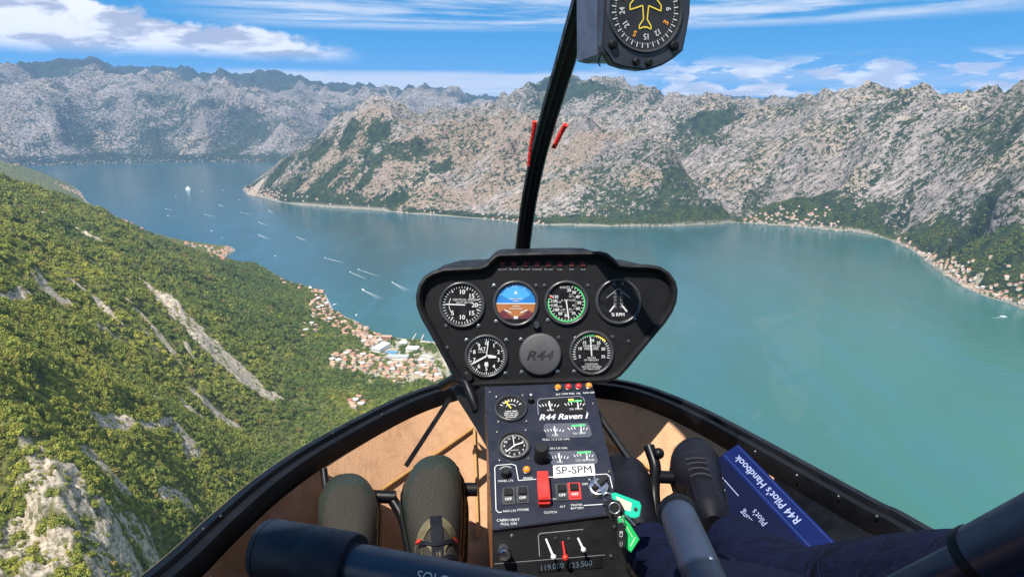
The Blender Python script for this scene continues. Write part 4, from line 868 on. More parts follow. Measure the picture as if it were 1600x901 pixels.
# attitude
g, x, y, r, ik = gauge('attitude_indicator', PO, 806, 474, 33)
ik.arc(x, y, 0, r*.92, -88, 88, BLUI); ik.arc(x, y, 0, r*.92, 88, 272, BRNI); ik.arc(x, y, r*.62, r*.92, 118, 242, BRN2, 0.0002); ik.line((x-r*.92, y+.0*r), (x+r*.92, y), r*.045, INK, 0.0003)
ik.arc(x, y, r*.28, r*.80, -60, 60, paint('light_blue_dial', (0.05, 0.27, 0.55), 0.4, k=0.05), 0.0002)
for q, ww in ((.22, .28), (.12, .16), (-.12, .16), (-.24, .3)): ik.line((x-r*ww, y+r*q), (x+r*ww, y+r*q), r*.03, INK, 0.0005)
ik.ticks(x, y, r*.78, r*.92, [-60, -30, -20, -10, 0, 10, 20, 30, 60], r*.04, INK); ik.line((x-r*.55, y-r*.30), (x-r*.2, y-r*.44), r*.05, INK, 0.0006); ik.line((x+r*.55, y-r*.30), (x+r*.2, y-r*.44), r*.05, INK, 0.0006); ik.poly([(x-r*.09, y+r*.45), (x+r*.09, y+r*.45), (x, y+r*.62)], INK, 0.0006); ik.poly([(x-r*.10, y-r*.75), (x+r*.10, y-r*.75), (x+r*.10, y-r*.60), (x-r*.10, y-r*.60)], INK, 0.0006)
ik.arc(x, y, 0, r*.35, 150, 210, DIAL, 0.0004) if False else None
ik.poly([(x-r*.6, y-r*.72), (x+r*.6, y-r*.72), (x+r*.42, y-r*.90), (x-r*.42, y-r*.90)], DIAL, 0.0007); ik.done('markings', g)
# airspeed
g, x, y, r, ik = gauge('airspeed_gauge', PO, 885, 473, 32)
ik.arc(x, y, r*.86, r*.92, 25, 285, GRNI); ik.ticks(x, y, r*.76, r*.90, list(range(20, 300, 11)), r*.03, INK); ik.ticks(x, y, r*.72, r*.92, [292], r*.06, REDI)
ik.nums(x, y, r*.62, [(12, '20'), (36, '30'), (62, '40'), (90, '50'), (117, '60'), (147, '70'), (180, '80'), (210, '90'), (236, '100'), (258, '110'), (278, '120'), (298, '130')], r*.20, INK, bold=r*.006); ik.text('KNOTS', x-r*.08, y+r*.75, r*.15, INK)
ik.nums(x, y, r*.36, [(30, '20'), (70, '40'), (110, '60'), (150, '80'), (205, '100'), (240, '120'), (275, '140')], r*.13, INK); ik.text('K M P H', x, y+r*.12, r*.14, INK); ik.ticks(x, y, r*.44, r*.49, list(range(20, 300, 8)), r*.015, INK); ik.done('markings', g); needle(PO, x, y, 172, -r*.15, r*.8, r*.06, INK, g)
# dual tachometer
g, x, y, r, ik = gauge('dual_tachometer', PO, 966, 471, 33)
ik.text('E', x-r*.18, y+r*.86, r*.24, GREYI); ik.text('R', x+r*.22, y+r*.86, r*.24, GREYI); ik.line((x-r*.55, y+r*.18), (x, y+r*.62), r*.035, GREYI); ik.line((x+r*.55, y+r*.18), (x, y+r*.62), r*.035, GREYI)  # upper marks greyed to paint the shade under the pod hood
for q in range(5): ik.text(['50', '60', '70', '80', '90'][q], x-r*.16, y+r*(.38-q*.16), r*.14, GREYI); ik.text(['50', '60', '70', '80', '90'][q], x+r*.14, y+r*(.38-q*.16), r*.14, GREYI)
ik.text('% RPM', x-r*.02, y-r*.62, r*.22, INK, bold=r*.006); ik.done('markings', g)
needle(PO, x-r*.42, y-r*.48, 38, 0, r*.42, r*.07, INK, g); needle(PO, x+r*.40, y-r*.48, -38, 0, r*.42, r*.07, INK, g)
# altimeter
g, x, y, r, ik = gauge('altimeter', PO, 760, 556, 31)
ik.ticks(x, y, r*.84, r*.93, [a*7.2 for a in range(50)], r*.03, INK); ik.ticks(x, y, r*.78, r*.93, [a*36 for a in range(10)], r*.05, INK); ik.nums(x, y, r*.64, [(a*36, str(a)) for a in range(10)], r*.27, INK, bold=r*.008)
ik.text('ALT', x-r*.22, y+r*.36, r*.22, INK, bold=r*.006); ik.text('100 FEET', x-r*.22, y+r*.20, r*.11, INK); ik.poly([(x-r*.08, y-r*.30), (x+r*.08, y-r*.30), (x+r*.1, y-r*.5), (x-r*.1, y-r*.5)], INK); ik.done('markings', g)
needle(PO, x, y, 242, -r*.1, r*.86, r*.085, INK, g); needle(PO, x, y, 95, r*.1, r*.5, r*.16, INK, g, z=0.0036, tip=1); needle(PO, x, y, 8, 0, r*.8, r*.045, INK, g, z=0.0042)
# blank cover with raised letters
x, y = PO.pix(844, 553); r = 33*PO.mpp(844, 553); cv = part('blank_cover', ring_bm(x, y, [(r, 0.0002), (r, 0.006), (r*.95, 0.0085), (r*.9, 0.0092), (0.0002, 0.0092)]), COVER, HELI, PO.M, smooth=50)
ik = Ink(PO, 0.0094); ik.text('R44', x, y-r*.08, r*.62, COVER2, sx=1.25, shear=0.35, bold=r*.02); ik.done('raised_letters', cv)
# manifold pressure
g, x, y, r, ik = gauge('manifold_pressure_gauge', PO, 924, 551, 32)
ik.ticks(x, y, r*.78, r*.92, list(range(-110, 111, 8)), r*.035, INK); ik.arc(x, y, r*.84, r*.92, -30, 12, GRNI, 0.0002); ik.arc(x, y, r*.84, r*.92, 14, 50, YELI, 0.0002)
ik.nums(x, y, r*.60, [(-108, '5'), (-70, '10'), (-35, '15'), (4, '20'), (36, '25'), (72, '30'), (108, '35')], r*.20, INK, bold=r*.006); ik.text('MANIFOLD', x, y+r*.33, r*.16, INK); ik.text('PRESSURE', x, y+r*.20, r*.16, INK); ik.text('INCHES', x, y-r*.24, r*.12, INK); ik.text('OF MERCURY', x, y-r*.35, r*.12, INK); ik.text('CAUTION', x, y-r*.55, r*.14, INK); ik.text('DO NOT EXCEED', x, y-r*.67, r*.12, INK); ik.text('MP TABLE LIMITS', x, y-r*.78, r*.11, INK); ik.done('markings', g); needle(PO, x, y, -4, -r*.15, r*.8, r*.06, INK, g)

# ---- centre console
c1_, c2_, c3_ = P(757, 603, 1.165), P(925, 597, 1.165), P(770, 827, 0.965)
CO = Pl(c1_, c2_-c1_, c1_-c3_)
cf = [CO.pix(*p) for p in ((757,603),(925,597),(973,801),(770,827))]
con = part('centre_console', prism_bm(cf, -0.006, 0.0, bev=0.0012), NAVY, HELI, CO.M)
def wp(pl, px, py, off=0.0): a = pl.pix(px, py); return pl.O+pl.u*a[0]+pl.v*a[1]+pl.n*off
TL, TR, BR, BL = [wp(CO, *p, -0.0062) for p in ((759,605),(923,599),(970,800),(772,826))]
# body under the face plate
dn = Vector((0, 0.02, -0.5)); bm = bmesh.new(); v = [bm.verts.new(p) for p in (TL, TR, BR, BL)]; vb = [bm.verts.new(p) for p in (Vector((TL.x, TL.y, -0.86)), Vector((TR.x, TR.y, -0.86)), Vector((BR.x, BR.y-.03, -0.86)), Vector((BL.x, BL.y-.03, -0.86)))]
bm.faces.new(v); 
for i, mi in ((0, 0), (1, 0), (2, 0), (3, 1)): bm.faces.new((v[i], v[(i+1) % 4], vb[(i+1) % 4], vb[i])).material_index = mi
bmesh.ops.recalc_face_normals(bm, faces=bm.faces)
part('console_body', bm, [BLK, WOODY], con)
bm = bmesh.new()
for i in range(9):
    p = TL.lerp(BL, (i+.5)/9)+Vector((-0.001, 0, -0.012)); bmesh.ops.create_uvsphere(bm, u_segments=8, v_segments=6, radius=0.0024, matrix=Matrix.Translation(p))
part('rivet_row', bm, BEZ, con)
def lens(px, py, rpx, mat):
    x, y = CO.pix(px, py); r = rpx*CO.mpp(px, py); prof = [(r*1.25, 0.0002), (r*1.2, 0.003), (r, 0.0035)]
    b = part('warning_lamp', ring_bm(x, y, prof, 20), BEZ, HELI, CO.M, smooth=50)
    part('lens', ring_bm(x, y, [(r*math.cos(t), 0.003+r*0.9*math.sin(t)) for t in [k*math.pi/12 for k in range(6)]]+[(0.0001, 0.003+r*.9)], 20), mat, b, CO.M, smooth=180)
ik = Ink(CO, 0.0003)
for px, py, m_, t in ((872,605,AMB,'ALT'),(888,604,REDL,'LOW FUEL'),(904,603.5,REDL,'OIL'),(920,602.5,AMB,'GOV OFF')): lens(px, py+1.5, 5.2, m_); ik.ptext(t, px, py+11, 3.4, INK, bold=0.0001)
lens(823, 735, 6.0, AMB); ik.ptext('BRAKE', 825, 746.5, 4.0, INK)
CR = R(2)
def rot_at(px, py): a = CO.pix(px, py); b = CO.pix(px+10, py); return 0.0
# printed lines and labels on the console face
ik.pline([(775,796),(773,730),(776,726.5),(800,724.5),(806,727),(810,750),(838,748)], 1.3, INK); ik.pline([(857,745),(948,740),(953,744),(957,762)], 1.3, INK); ik.pline([(775,796),(779,800),(784,799.5)], 1.3, INK); ik.pline([(912,789),(945,787)], 1.3, INK)
for t, px, py, s_ in (('PANEL LTS', 790, 751, 4), ('NAV LTS', 796, 798, 4.2), ('STROBE', 817, 796, 4.2), ('CLUTCH', 860, 800, 4.2), ('ALT', 879, 791, 4), ('MASTER', 901, 788.5, 4), ('BATTERY', 902, 793.5, 4), ('CABIN HEAT', 794, 812, 5), ('PULL ON', 795, 818, 5), ('OFF', 914, 756, 4.5), ('R', 921, 749, 4), ('L', 929, 745, 4), ('ENGAGE', 866, 779, 3.5), ('FULL 17.2 US GAL', 869, 686, 4.4), ('29.5 US GAL', 873, 700, 4.2)): ik.ptext(t, px, py, s_, INK)
ik.ptext('R44 Raven I', 881, 651, 12.5, INK, shear=0.32, bold=0.0004)
# engine gauge windows
LGREY = paint('window_grey', (0.050, 0.054, 0.072), 0.45, k=0.1)
def window(x0, y0, x1, y1, mat):
    q = [CO.pix(*p) for p in ((x0, y0), (x1, y0), (x1, y1), (x0, y1))]; a, b = min(p[0] for p in q), max(p[0] for p in q)
    pts = [CO.pix(*p) for p in ((x0+4, y0), (x1-6, y0-1.2), (x1-1, y0+3), (x1+3, y1-5), (x1, y1-1), (x0+8, y1+1), (x0+5, y1-2), (x0, y0+4))]
    part('gauge_window', prism_bm(pts, 0.0002, 0.0012), mat, con, CO.M)
window(842, 624, 914, 646, FACE); window(849, 662, 922, 684, LGREY); window(856, 705, 931, 726, LGREY)
ik.pline([(841,648),(840,627),(843,623),(906,618.5),(912,622),(918,648)], 0.9, GREYI)
ik2 = Ink(CO, 0.0015)
for cx_, cy_, lab, gr, grn_ in ((858, 633, 'AMPS', 0, 0), (898, 631, 'OIL PRESS', 1, 1), (866, 672, 'FUEL', 0, 0), (903, 669, 'OIL TEMP', 1, 0), (873, 714, 'FUEL', 0, 0), (912, 711, 'CYL HD TEMP', 1, 0)):
    for q in range(-3, 4):
        if abs(q) < 1 and gr: continue
        a0 = (cx_+q*5.2-1+abs(q)*.2, cy_-3+abs(q)*0.9); a1 = (cx_+q*4.2, cy_+1.5+abs(q)*0.5); ik2.pline([a0, a1], 1.2, INK)
    if gr: ik2.pline([(cx_-10, cy_-3.5), (cx_+11, cy_-4.6)], 3.4, GRNI)
    if grn_: ik2.pline([(cx_-10, cy_-5.5), (cx_-2, cy_-6.2)], 4.2, YELI)
    ik2.pline([(cx_+(4 if gr else 0), cy_-6), (cx_+(5.5 if gr else 2.5), cy_+8)], 1.9, INK); ik2.ptext(lab, cx_+2, cy_+8.5, 3.8, INK)
ik2.done('gauge_marks', con)
ik.done('console_labels', con)
# round gauges of the console
g, x, y, r, k2 = gauge('carburetor_temperature_gauge', CO, 798.5, 639, 23.5, bez=BEZ)
k2.ticks(x, y, r*.62, r*.82, [-62, -44, -28, -12, 4, 20, 38, 58], r*.06, INK); k2.arc(x, y, r*.62, r*.70, -44, -6, YELI); k2.arc(x, y, r*.36, r*.40, -60, 60, INK)
for q, t in enumerate(('CARB TEMP', 'KEEP OUT OF', 'YELLOW ARC', 'IN FLIGHT')): k2.text(t, x, y-r*(.22+.16*q), r*.15, INK, bold=r*.004)
k2.done('markings', g); needle(CO, x, y, -30, 0, r*.6, r*.08, YELI, g)
g, x, y, r, k2 = gauge('clock', CO, 803.5, 697, 23.5, bez=BEZ)
k2.ticks(x, y, r*.80, r*.92, [a*6 for a in range(60)], r*.02, INK); k2.nums(x, y, r*.66, [(a*30, str(a or 12)) for a in range(12)], r*.22, INK, bold=r*.005); k2.text('QUARTZ', x, y-r*.34, r*.14, INK)
k2.done('markings', g); needle(CO, x, y, 228, -r*.1, r*.75, r*.07, INK, g); needle(CO, x, y, 72, 0, r*.7, r*.09, INK, g, z=.0036); needle(CO, x, y, -6, -r*.15, r*.78, r*.05, INK, g, z=.0042)
screws(CO, [(776,619),(817,617),(779,658),(823,657),(777,674),(822,671),(781,718),(826,716),(830,616),(927,630),(952,736),(766,612)], con, 2.8)
def knob(px, py, rpx, hgt, mat, name='knob', cap=None, pl=CO):
    x, y = pl.pix(px, py); r = rpx*pl.mpp(px, py); o = part(name, ring_bm(x, y, [(r*1.1, 0.0002), (r, hgt*.3), (r*.96, hgt*.92), (r*.8, hgt), (0.0002, hgt)], 24), mat, con, pl.M, smooth=40)
    ikn = Ink(pl, hgt+0.0002); ikn.line((x, y), (x+r*.1, y+r*.75), r*.16, INK); ikn.done('pointer_mark', o) if False else ikn.bm.free(); return o
knob(829.5, 627, 4.6, 0.010, BLK); knob(846, 716, 11, 0.030, BLK); knob(791, 741, 7.0, 0.012, BLK)
k3 = Ink(CO, 0.0005); x, y = CO.pix(791, 739); r = 12*CO.mpp(791, 739); k3.arc(x, y, r*.95, r*1.12, -55, 40, GREYI); k3.done('dimmer_scale', con)
# rocker switches
def rocker(px, py, mat, lab='OFF'):
    x, y = CO.pix(px, py); k = CO.mpp(px, py); b = part('rocker_switch', prism_bm(rrect(x-10*k, y-15*k, x+10*k, y+15*k, 1.5*k), 0.0002, 0.002), mat if mat is REDP else BEZ, HELI, CO.M)
    part('rocker_top', prism_bm(rrect(x-6.5*k, y-1*k, x+6.5*k, y+11*k, 1*k), 0.0018, 0.0065, bev=0.0006), FACE, b, CO.M); part('rocker_bottom', prism_bm(rrect(x-6.5*k, y-12*k, x+6.5*k, y-1.2*k, 1*k), 0.0018, 0.0036, bev=0.0005), mat, b, CO.M)
    q = Ink(CO, 0.0037); q.text(lab, x, y-7*k, 6.2*k, INK, bold=0.15*k); q.done('off_mark', b)
rocker(794.5, 775, BEZ); rocker(816.5, 773, BEZ); rocker(878, 769, BEZ); rocker(897.5, 767.5, REDP)
# guarded red switch
x, y = CO.pix(849, 769); k = CO.mpp(849, 769)
gd = part('switch_guard', prism_bm([(x-8.5*k, y+27*k), (x+8.5*k, y+27*k), (x+9.5*k, y-10*k), (x+9.5*k, y-23*k), (x-8.5*k, y-23*k), (x-9.5*k, y-8*k)], 0.010, 0.019, bev=0.0018), REDP, HELI, CO.M)
part('guard_foot', prism_bm(rrect(x-9*k, y-26*k, x+9*k, y-12*k, 2*k), 0.0002, 0.0098), REDP, gd, CO.M); part('guard_hinge', prism_bm(rrect(x-7*k, y+18*k, x+7*k, y+28*k, 2*k), 0.0002, 0.0098), BLK, gd, CO.M)
# registration plate
pts = [CO.pix(*p) for p in ((864,727.5),(928,724),(930,742.5),(865,747))]; pt = part('registration_plate', prism_bm(pts, 0.0002, 0.0012), WPL, con, CO.M); q = Ink(CO, 0.0014); q.ptext('SP-SPM', 897, 735, 15.5, BLKI, rot=0.0, sx=0.98, bold=0.0003); q.done('plate_letters', pt)
# key switch
x, y = CO.pix(935, 763); k = CO.mpp(935, 763)
ks = part('ignition_switch', ring_bm(x, y, [(17*k, 0.0002), (17*k, 0.003), (14.5*k, 0.006), (12*k, 0.0065), (11.5*k, 0.010), (8*k, 0.0105), (0.0002, 0.0105)], 32), STEEL, HELI, CO.M, smooth=35)
t = R(-42); d = Vector((math.cos(t), -math.sin(t))); nn_ = Vector((-d.y, d.x)); c = Vector((x, y))
part('switch_bar', prism_bm([tuple(c+d*a*k+nn_*b*k) for a, b in ((-13, -3), (-13, 3), (0, 4.2), (17, 5), (17, -5), (0, -4.2))], 0.0106, 0.017, bev=0.001), BLK, ks, CO.M)

# radio rack below the console face
RA = Pl(wp(CO, 772, 829, -0.010), wp(CO, 974, 803, -0.010)-wp(CO, 772, 829, -0.010), Vector((0, 0.30, 0.95)))
rp_ = [RA.pix(*p) for p in ((770,829),(976,803),(1000,960),(772,985))]
rack = part('radio_rack', prism_bm(rp_, -0.02, 0.0, bev=0.001), BLK, HELI, RA.M)
ik = Ink(RA, 0.0004); ik.pline([(843,868),(841,836),(844,832.5),(911,826)], 1.2, GREYI); ik.pline([(772,880),(945,866)], 0.8, GREYI); ik.done('rack_lines', rack)
for cx0, cy0, cx1, cy1, mat, r_ in ((853,841,862,862,INK,4.4), (879,845,880,863,REDP,5), (903,840,908,851,INK,4.2)):
    a = wp(RA, cx0, cy0, 0.001); b = wp(RA, cx1, cy1, 0.020); kk = RA.mpp(cx0, cy0); lv = part('lever', tube_bm([a, a.lerp(b, .5), b], [1.6*kk, 1.8*kk, 2.0*kk], 10), mat, rack, smooth=40)
    bm = bmesh.new(); bmesh.ops.create_uvsphere(bm, u_segments=14, v_segments=10, radius=r_*kk, matrix=Matrix.Translation(b)); part('lever_knob', bm, mat, lv, smooth=180)
x, y = RA.pix(787, 858); kk = RA.mpp(787, 858); part('heat_knob', ring_bm(x, y, [(9*kk, 0.0), (8*kk, 0.012), (9.5*kk, 0.022), (7*kk, 0.026), (0.0002, 0.026)], 24), STEEL, rack, RA.M, smooth=40)
part('radio_display', prism_bm([RA.pix(*p) for p in ((838,876),(940,868),(941,886),(840,893))], 0.0002, 0.0012), FACE, rack, RA.M)
q = Ink(RA, 0.0014); q.ptext('119.000', 862, 884.5, 9.5, LCD); q.ptext('123.500', 906, 880.5, 9.5, LCD); q.done('display_digits', rack)
screws(RA, [(800,836),(960,822),(868,840),(889,841),(955,868)], rack, 3)

# ---- nose: rim, carpeted shell, floor
RZ = -0.543
def onz(px, py, z=RZ): r = ray(px, py); t = z/r[2]; return Vector((r[0]*t, r[1]*t, z))
rim_l = [(220,901),(330,805),(400,747),(470,700),(560,651),(630,618),(690,598),(740,586)]
rim_r = [(800,581),(870,583),(935,590),(985,597),(1040,613),(1110,643),(1200,690),(1300,744),(1380,787),(1440,817)]
rim = [onz(*p) for p in rim_l+rim_r]
rim = [Vector((-0.62, -0.9, RZ)), Vector((-0.61, -0.3, RZ)), Vector((-0.595, 0.15, RZ)), Vector((-0.545, 0.46, RZ))]+rim+[Vector((0.675, 0.55, RZ)), Vector((0.72, 0.2, RZ)), Vector((0.74, -0.3, RZ)), Vector((0.74, -0.9, RZ))]
rim = smooth_pts(rim, 5)
def inward(pts, d):
    res = []
    for i, p in enumerate(pts):
        t = (pts[min(i+1, len(pts)-1)]-pts[max(i-1, 0)]).normalized(); res.append(p+Vector((t.y, -t.x, 0))*d)
    return res
def loft(curves, mats_idx=None, bm=None):
    bm = bm or bmesh.new(); rws = [[bm.verts.new(p) for p in c] for c in curves]
    for j, (a, b) in enumerate(zip(rws[:-1], rws[1:])):
        for k in range(len(a)-1):
            f = bm.faces.new((a[k], a[k+1], b[k+1], b[k])); f.material_index = (mats_idx[j] if mats_idx else 0)
    return bm
def dz(pts, z): return [Vector((p.x, p.y, p.z+z)) for p in pts]
prof = [(0.0, -0.035), (0.0, 0.0), (0.004, 0.004), (0.016, 0.005), (0.019, -0.002), (0.024, -0.003), (0.028, 0.002), (0.037, 0.001), (0.041, -0.010), (0.041, -0.032)]
part('nose_rim', loft([dz(inward(rim, a), b) for a, b in prof]), FRAME, HELI, smooth=35)
SEAL = paint('seal_strip', (0.10, 0.08, 0.035), 0.6)
part('window_seal', loft([dz(inward(rim, a), b) for a, b in ((-0.002, -0.01), (-0.002, 0.0004), (-0.0005, 0.0006))]), SEAL, HELI)
inner = dz(inward(rim, 0.040), -0.028)
def shrink(p, fx, fy, z, c=Vector((0.06, 0.25, 0))): return Vector((c.x+(p.x-c.x)*fx, (c.y+(p.y-c.y)*fy) if p.y > c.y else p.y, z))
cur = [inner, [shrink(p, 0.965, 0.955, -0.610) for p in inner], [shrink(p, 0.90, 0.88, -0.685) for p in inner], [shrink(p, 0.83, 0.79, -0.755) for p in inner], [shrink(p, 0.74, 0.69, -0.815) for p in inner], [shrink(p, 0.62, 0.57, -0.855) for p in inner]]
bm = loft(cur); bm.faces.new([v for v in [bm.verts.new(p+Vector((0, 0, -0.001))) for p in cur[-1]]]); bmesh.ops.recalc_face_normals(bm, faces=bm.faces)
part('carpeted_floor', bm, CARPET, HELI, smooth=60)
out_c = [dz(rim, -0.035), [shrink(p, 1.0, 1.0, -0.64) for p in dz(rim, 0)], [shrink(p, 0.96, 0.95, -0.74) for p in rim], [shrink(p, 0.86, 0.83, -0.83) for p in rim], [shrink(p, 0.66, 0.61, -0.89) for p in rim]]
bm = loft(out_c); bm.faces.new([bm.verts.new(p) for p in out_c[-1]]); part('nose_shell', bm, paint('hull_paint', (0.25, 0.24, 0.22), 0.3), HELI, smooth=60)
# dark trim along the left side
idx = [i for i, p in enumerate(inner) if p.x < -0.31 and p.y > -0.5]
tr = [[c_[i]+Vector((0.006, -0.004, 0.003)) for i in idx] for c_ in cur[:4]]
part('side_trim', loft(tr), DKTRIM, HELI, smooth=60)
ed = [c_[idx[-1]]+Vector((0.008, -0.008, 0.004)) for c_ in cur[:5]]; part('trim_edge', tube_bm(smooth_pts(ed, 4), 0.006, 8), FRAME, HELI, smooth=60)
ed = [c_[idx[-1]-16]+Vector((0.016, -0.010, 0.004)) for c_ in cur[:5]]; part('trim_rib', tube_bm(smooth_pts(ed, 4), 0.011, 8), FRAME, HELI, smooth=60)
bm = bmesh.new()
for px, py in ((345,806),(318,826),(520,677),(597,647),(1245,742),(1310,775),(1370,806),(1180,705)):
    bmesh.ops.create_uvsphere(bm, u_segments=8, v_segments=6, radius=0.0022, matrix=Matrix.Translation(onz(px, py, RZ+0.004)))
part('rim_screws', bm, BEZ, HELI)
# unseen roof, rear wall and door posts of the cabin, added to shade the interior
ROOFM = paint('headliner', (0.05, 0.045, 0.04), 0.9)
bm = bmesh.new()
G_ = []
for i in range(9):
    y_ = 0.05-1.15*i/8; G_.append([bm.verts.new((0.04+0.60*math.sin(a_), y_, 0.42+0.12*math.cos(a_))) for a_ in [R(-90+180*k/10) for k in range(11)]])
for a_, b_ in zip(G_[:-1], G_[1:]):
    for k in range(10): bm.faces.new((a_[k], a_[k+1], b_[k+1], b_[k]))
part('cabin_roof', bm, ROOFM, HELI, smooth=60)
bm = bmesh.new(); bmesh.ops.create_cube(bm, size=1.0, matrix=Matrix.Translation((0.05, -1.12, -0.2)) @ Matrix.Diagonal((1.25, 0.03, 1.32, 1))); part('rear_bulkhead', bm, ROOFM, HELI)
for sx in (-0.60, 0.70): part('door_post', tube_bm(smooth_pts([Vector((sx, 0.42, -0.55)), Vector((sx*.98, 0.36, -0.1)), Vector((sx*.88, 0.28, 0.42))], 4), 0.016, 8), FRAME, HELI, smooth=60); part('door_post', tube_bm(smooth_pts([Vector((sx, -0.55, -0.55)), Vector((sx*.98, -0.55, 0)), Vector((sx*.9, -0.5, 0.42))], 4), 0.03, 8), FRAME, HELI, smooth=60)
# right hand dark sill widening towards the door
rr = [i for i, p in enumerate(inner) if p.x > 0.40 and p.y > -0.6]
sl = [[inner[i] for i in rr], [inner[i]+Vector((-0.045*min(1, k/9), -0.02*min(1, k/9), -0.02)) for k, i in enumerate(rr)], [inner[i]+Vector((-0.05*min(1, k/9), -0.02, -0.075)) for k, i in enumerate(rr)]]
part('door_sill', loft(sl), FRAME, HELI, smooth=60)
# diagonal tubes and cords on the nose floor
part('frame_tube', tube_bm([P(703,622,1.20), P(634,728,1.16)], 0.0058, 4), FRAME, HELI)
part('frame_tube', tube_bm([P(930,640,1.18), P(985,720,1.10)], 0.006, 8), FRAME, HELI)
part('pod_bracket', tube_bm([P(690,603,1.24), P(712,590,1.21), P(728,598,1.18), P(745,640,1.17)], 0.009, 10), FRAME, HELI, smooth=60)
bm = bmesh.new(); fv = [bm.verts.new(p) for p in (P(700,600,1.27), P(757,603,1.17), P(757,690,1.12), P(742,665,1.18))]; bm.faces.new(fv); part('pod_pedestal', bm, BLK, HELI)
from mathutils.bvhtree import BVHTree
_bm = loft(cur); _bv = BVHTree.FromBMesh(_bm); _bm.free()
def onfloor(px, py):
    h_ = _bv.ray_cast(Vector((0, 0, 0)), Vector(ray(px, py)).normalized()); return (h_[0]*0.995) if h_[0] else None
def floor_cord(pts, r_):
    q_ = []
    for (ax_, ay_), (bx_, by_) in zip(pts[:-1], pts[1:]):
        for t in np.linspace(0, 1, 10):
            p = onfloor(ax_+(bx_-ax_)*t, ay_+(by_-ay_)*t)
            if p and (not q_ or (p-q_[-1]).length > 0.004): q_.append(p)
    if len(q_) > 2: part('edge_cord', tube_bm(q_, r_, 8), CORD, HELI, smooth=60)
floor_cord([(740,668),(690,703),(640,735),(598,764)], 0.0030); floor_cord([(741,670),(744,740),(747,838)], 0.0028); floor_cord([(945,688),(1000,722),(1040,748)], 0.0030)
# centre windshield post
sp = smooth_pts([P(815.5,398,1.33), P(825,325,1.26), P(838.5,255,1.17), P(857,185,1.07), P(881,105,0.96), P(905,25,0.86), P(932,-60,0.77), P(970,-160,0.66)], 6)
bm = bmesh.new(); prev = None
for i, p in enumerate(sp):
    t_ = (sp[min(i+1, len(sp)-1)]-sp[max(i-1, 0)]).normalized(); sd_ = Vector((0, -1, 0)).cross(t_).normalized(); fw = t_.cross(sd_).normalized(); wv_ = 0.0145+0.0*i
    sec = [(-1, -.35), (-.8, .5), (-.35, .75), (-.28, 1.2), (.28, 1.2), (.35, .75), (.8, .5), (1, -.35), (.6, -.8), (-.6, -.8)]
    ring = [bm.verts.new(p+sd_*a*wv_+fw*b*0.011) for a, b in sec]
    if prev:
        for k in range(len(sec)): bm.faces.new((prev[k], prev[(k+1) % len(sec)], ring[(k+1) % len(sec)], ring[k]))
    prev = ring
bmesh.ops.recalc_face_normals(bm, faces=bm.faces); part('windshield_post', bm, FRAME, HELI, smooth=30)
# windshield halves: rim - post - upper bow
m, nt, out = newmat('windshield'); fr = nt.n('ShaderNodeFresnel', {'IOR': 1.25}).outputs[0]
mx = nt.n('ShaderNodeMixShader', {0: nt.math('MINIMUM', nt.math('MULTIPLY', fr, 0.3), 0.045), 1: nt.n('ShaderNodeBsdfTransparent', {'Color': (0.985, 0.99, 0.99)}).outputs[0], 2: nt.n('ShaderNodeBsdfGlossy', {'Roughness': 0.02}).outputs[0]}); link(nt, mx.outputs[0], out.inputs[0]); WSH = m
def pane(side):
    seg = [p for p in rim if (p.x < 0.0 if side < 0 else p.x > 0.06) and p.y > 0.1]
    if side > 0: seg = seg[::-1]
    n_ = len(seg); mm_ = 14; bm = bmesh.new(); G_ = []
    top_c = sp[-1]
    for i, p in enumerate(seg):
        t = i/(n_-1); top = Vector((side*0.52*(1-t)+top_c.x*t, 0.12+(top_c.y-0.12)*t, 0.50)); mid = Vector(((p.x+top.x)/2*1.12, max(p.y, top.y)*0.99+0.10*t, 0.02)) ; row = []
        for k in range(mm_+1):
            s = k/mm_
            if i == n_-1:
                q = sp[min(int(s*(len(sp)-1)), len(sp)-1)].copy(); b0 = dz([p], 0)[0]; q = q if s > 0.0 else b0
                if s > 0: q = q+Vector((side*0.004, 0.006, 0))
            else: q = p*(1-s)**2+mid*2*s*(1-s)+top*s*s
            row.append(bm.verts.new(q))
        G_.append(row)
    for a, b in zip(G_[:-1], G_[1:]):
        for k in range(mm_): bm.faces.new((a[k], b[k], b[k+1], a[k+1]))
    part('windshield_pane', bm, WSH, HELI, smooth=180)
pane(-1); pane(1)
# yaw strings taped outside either side of the post
YARN = paint('red_yarn', (0.62, 0.015, 0.010), 0.9, bump=1.0, bsc=400, k=0.2)
def yarn(pts, r_):
    pp = smooth_pts([P(*q) for q in pts], 10); bm = tube_bm(pp, [r_*(1+.07*math.sin(i*1.9)) for i in range(len(pp))], 8)
    for i in range(90):
        p = hr.choice(pp); d = Vector((hr.gauss(0, 1), hr.gauss(0, .4), hr.gauss(0, 1))).normalized()*r_*hr.uniform(1.2, 2.0); e2 = Vector((0, 0, r_*.15)); bm.faces.new([bm.verts.new(p), bm.verts.new(p+d), bm.verts.new(p+d*.9+e2)])
    part('yaw_string', bm, YARN, HELI)
yarn([(835.5,190,1.12),(834,205,1.13),(830,230,1.15),(827,258,1.17)], 0.0038); yarn([(884,195,1.10),(879,203,1.11),(872,217,1.12),(865,231,1.13)], 0.0038)

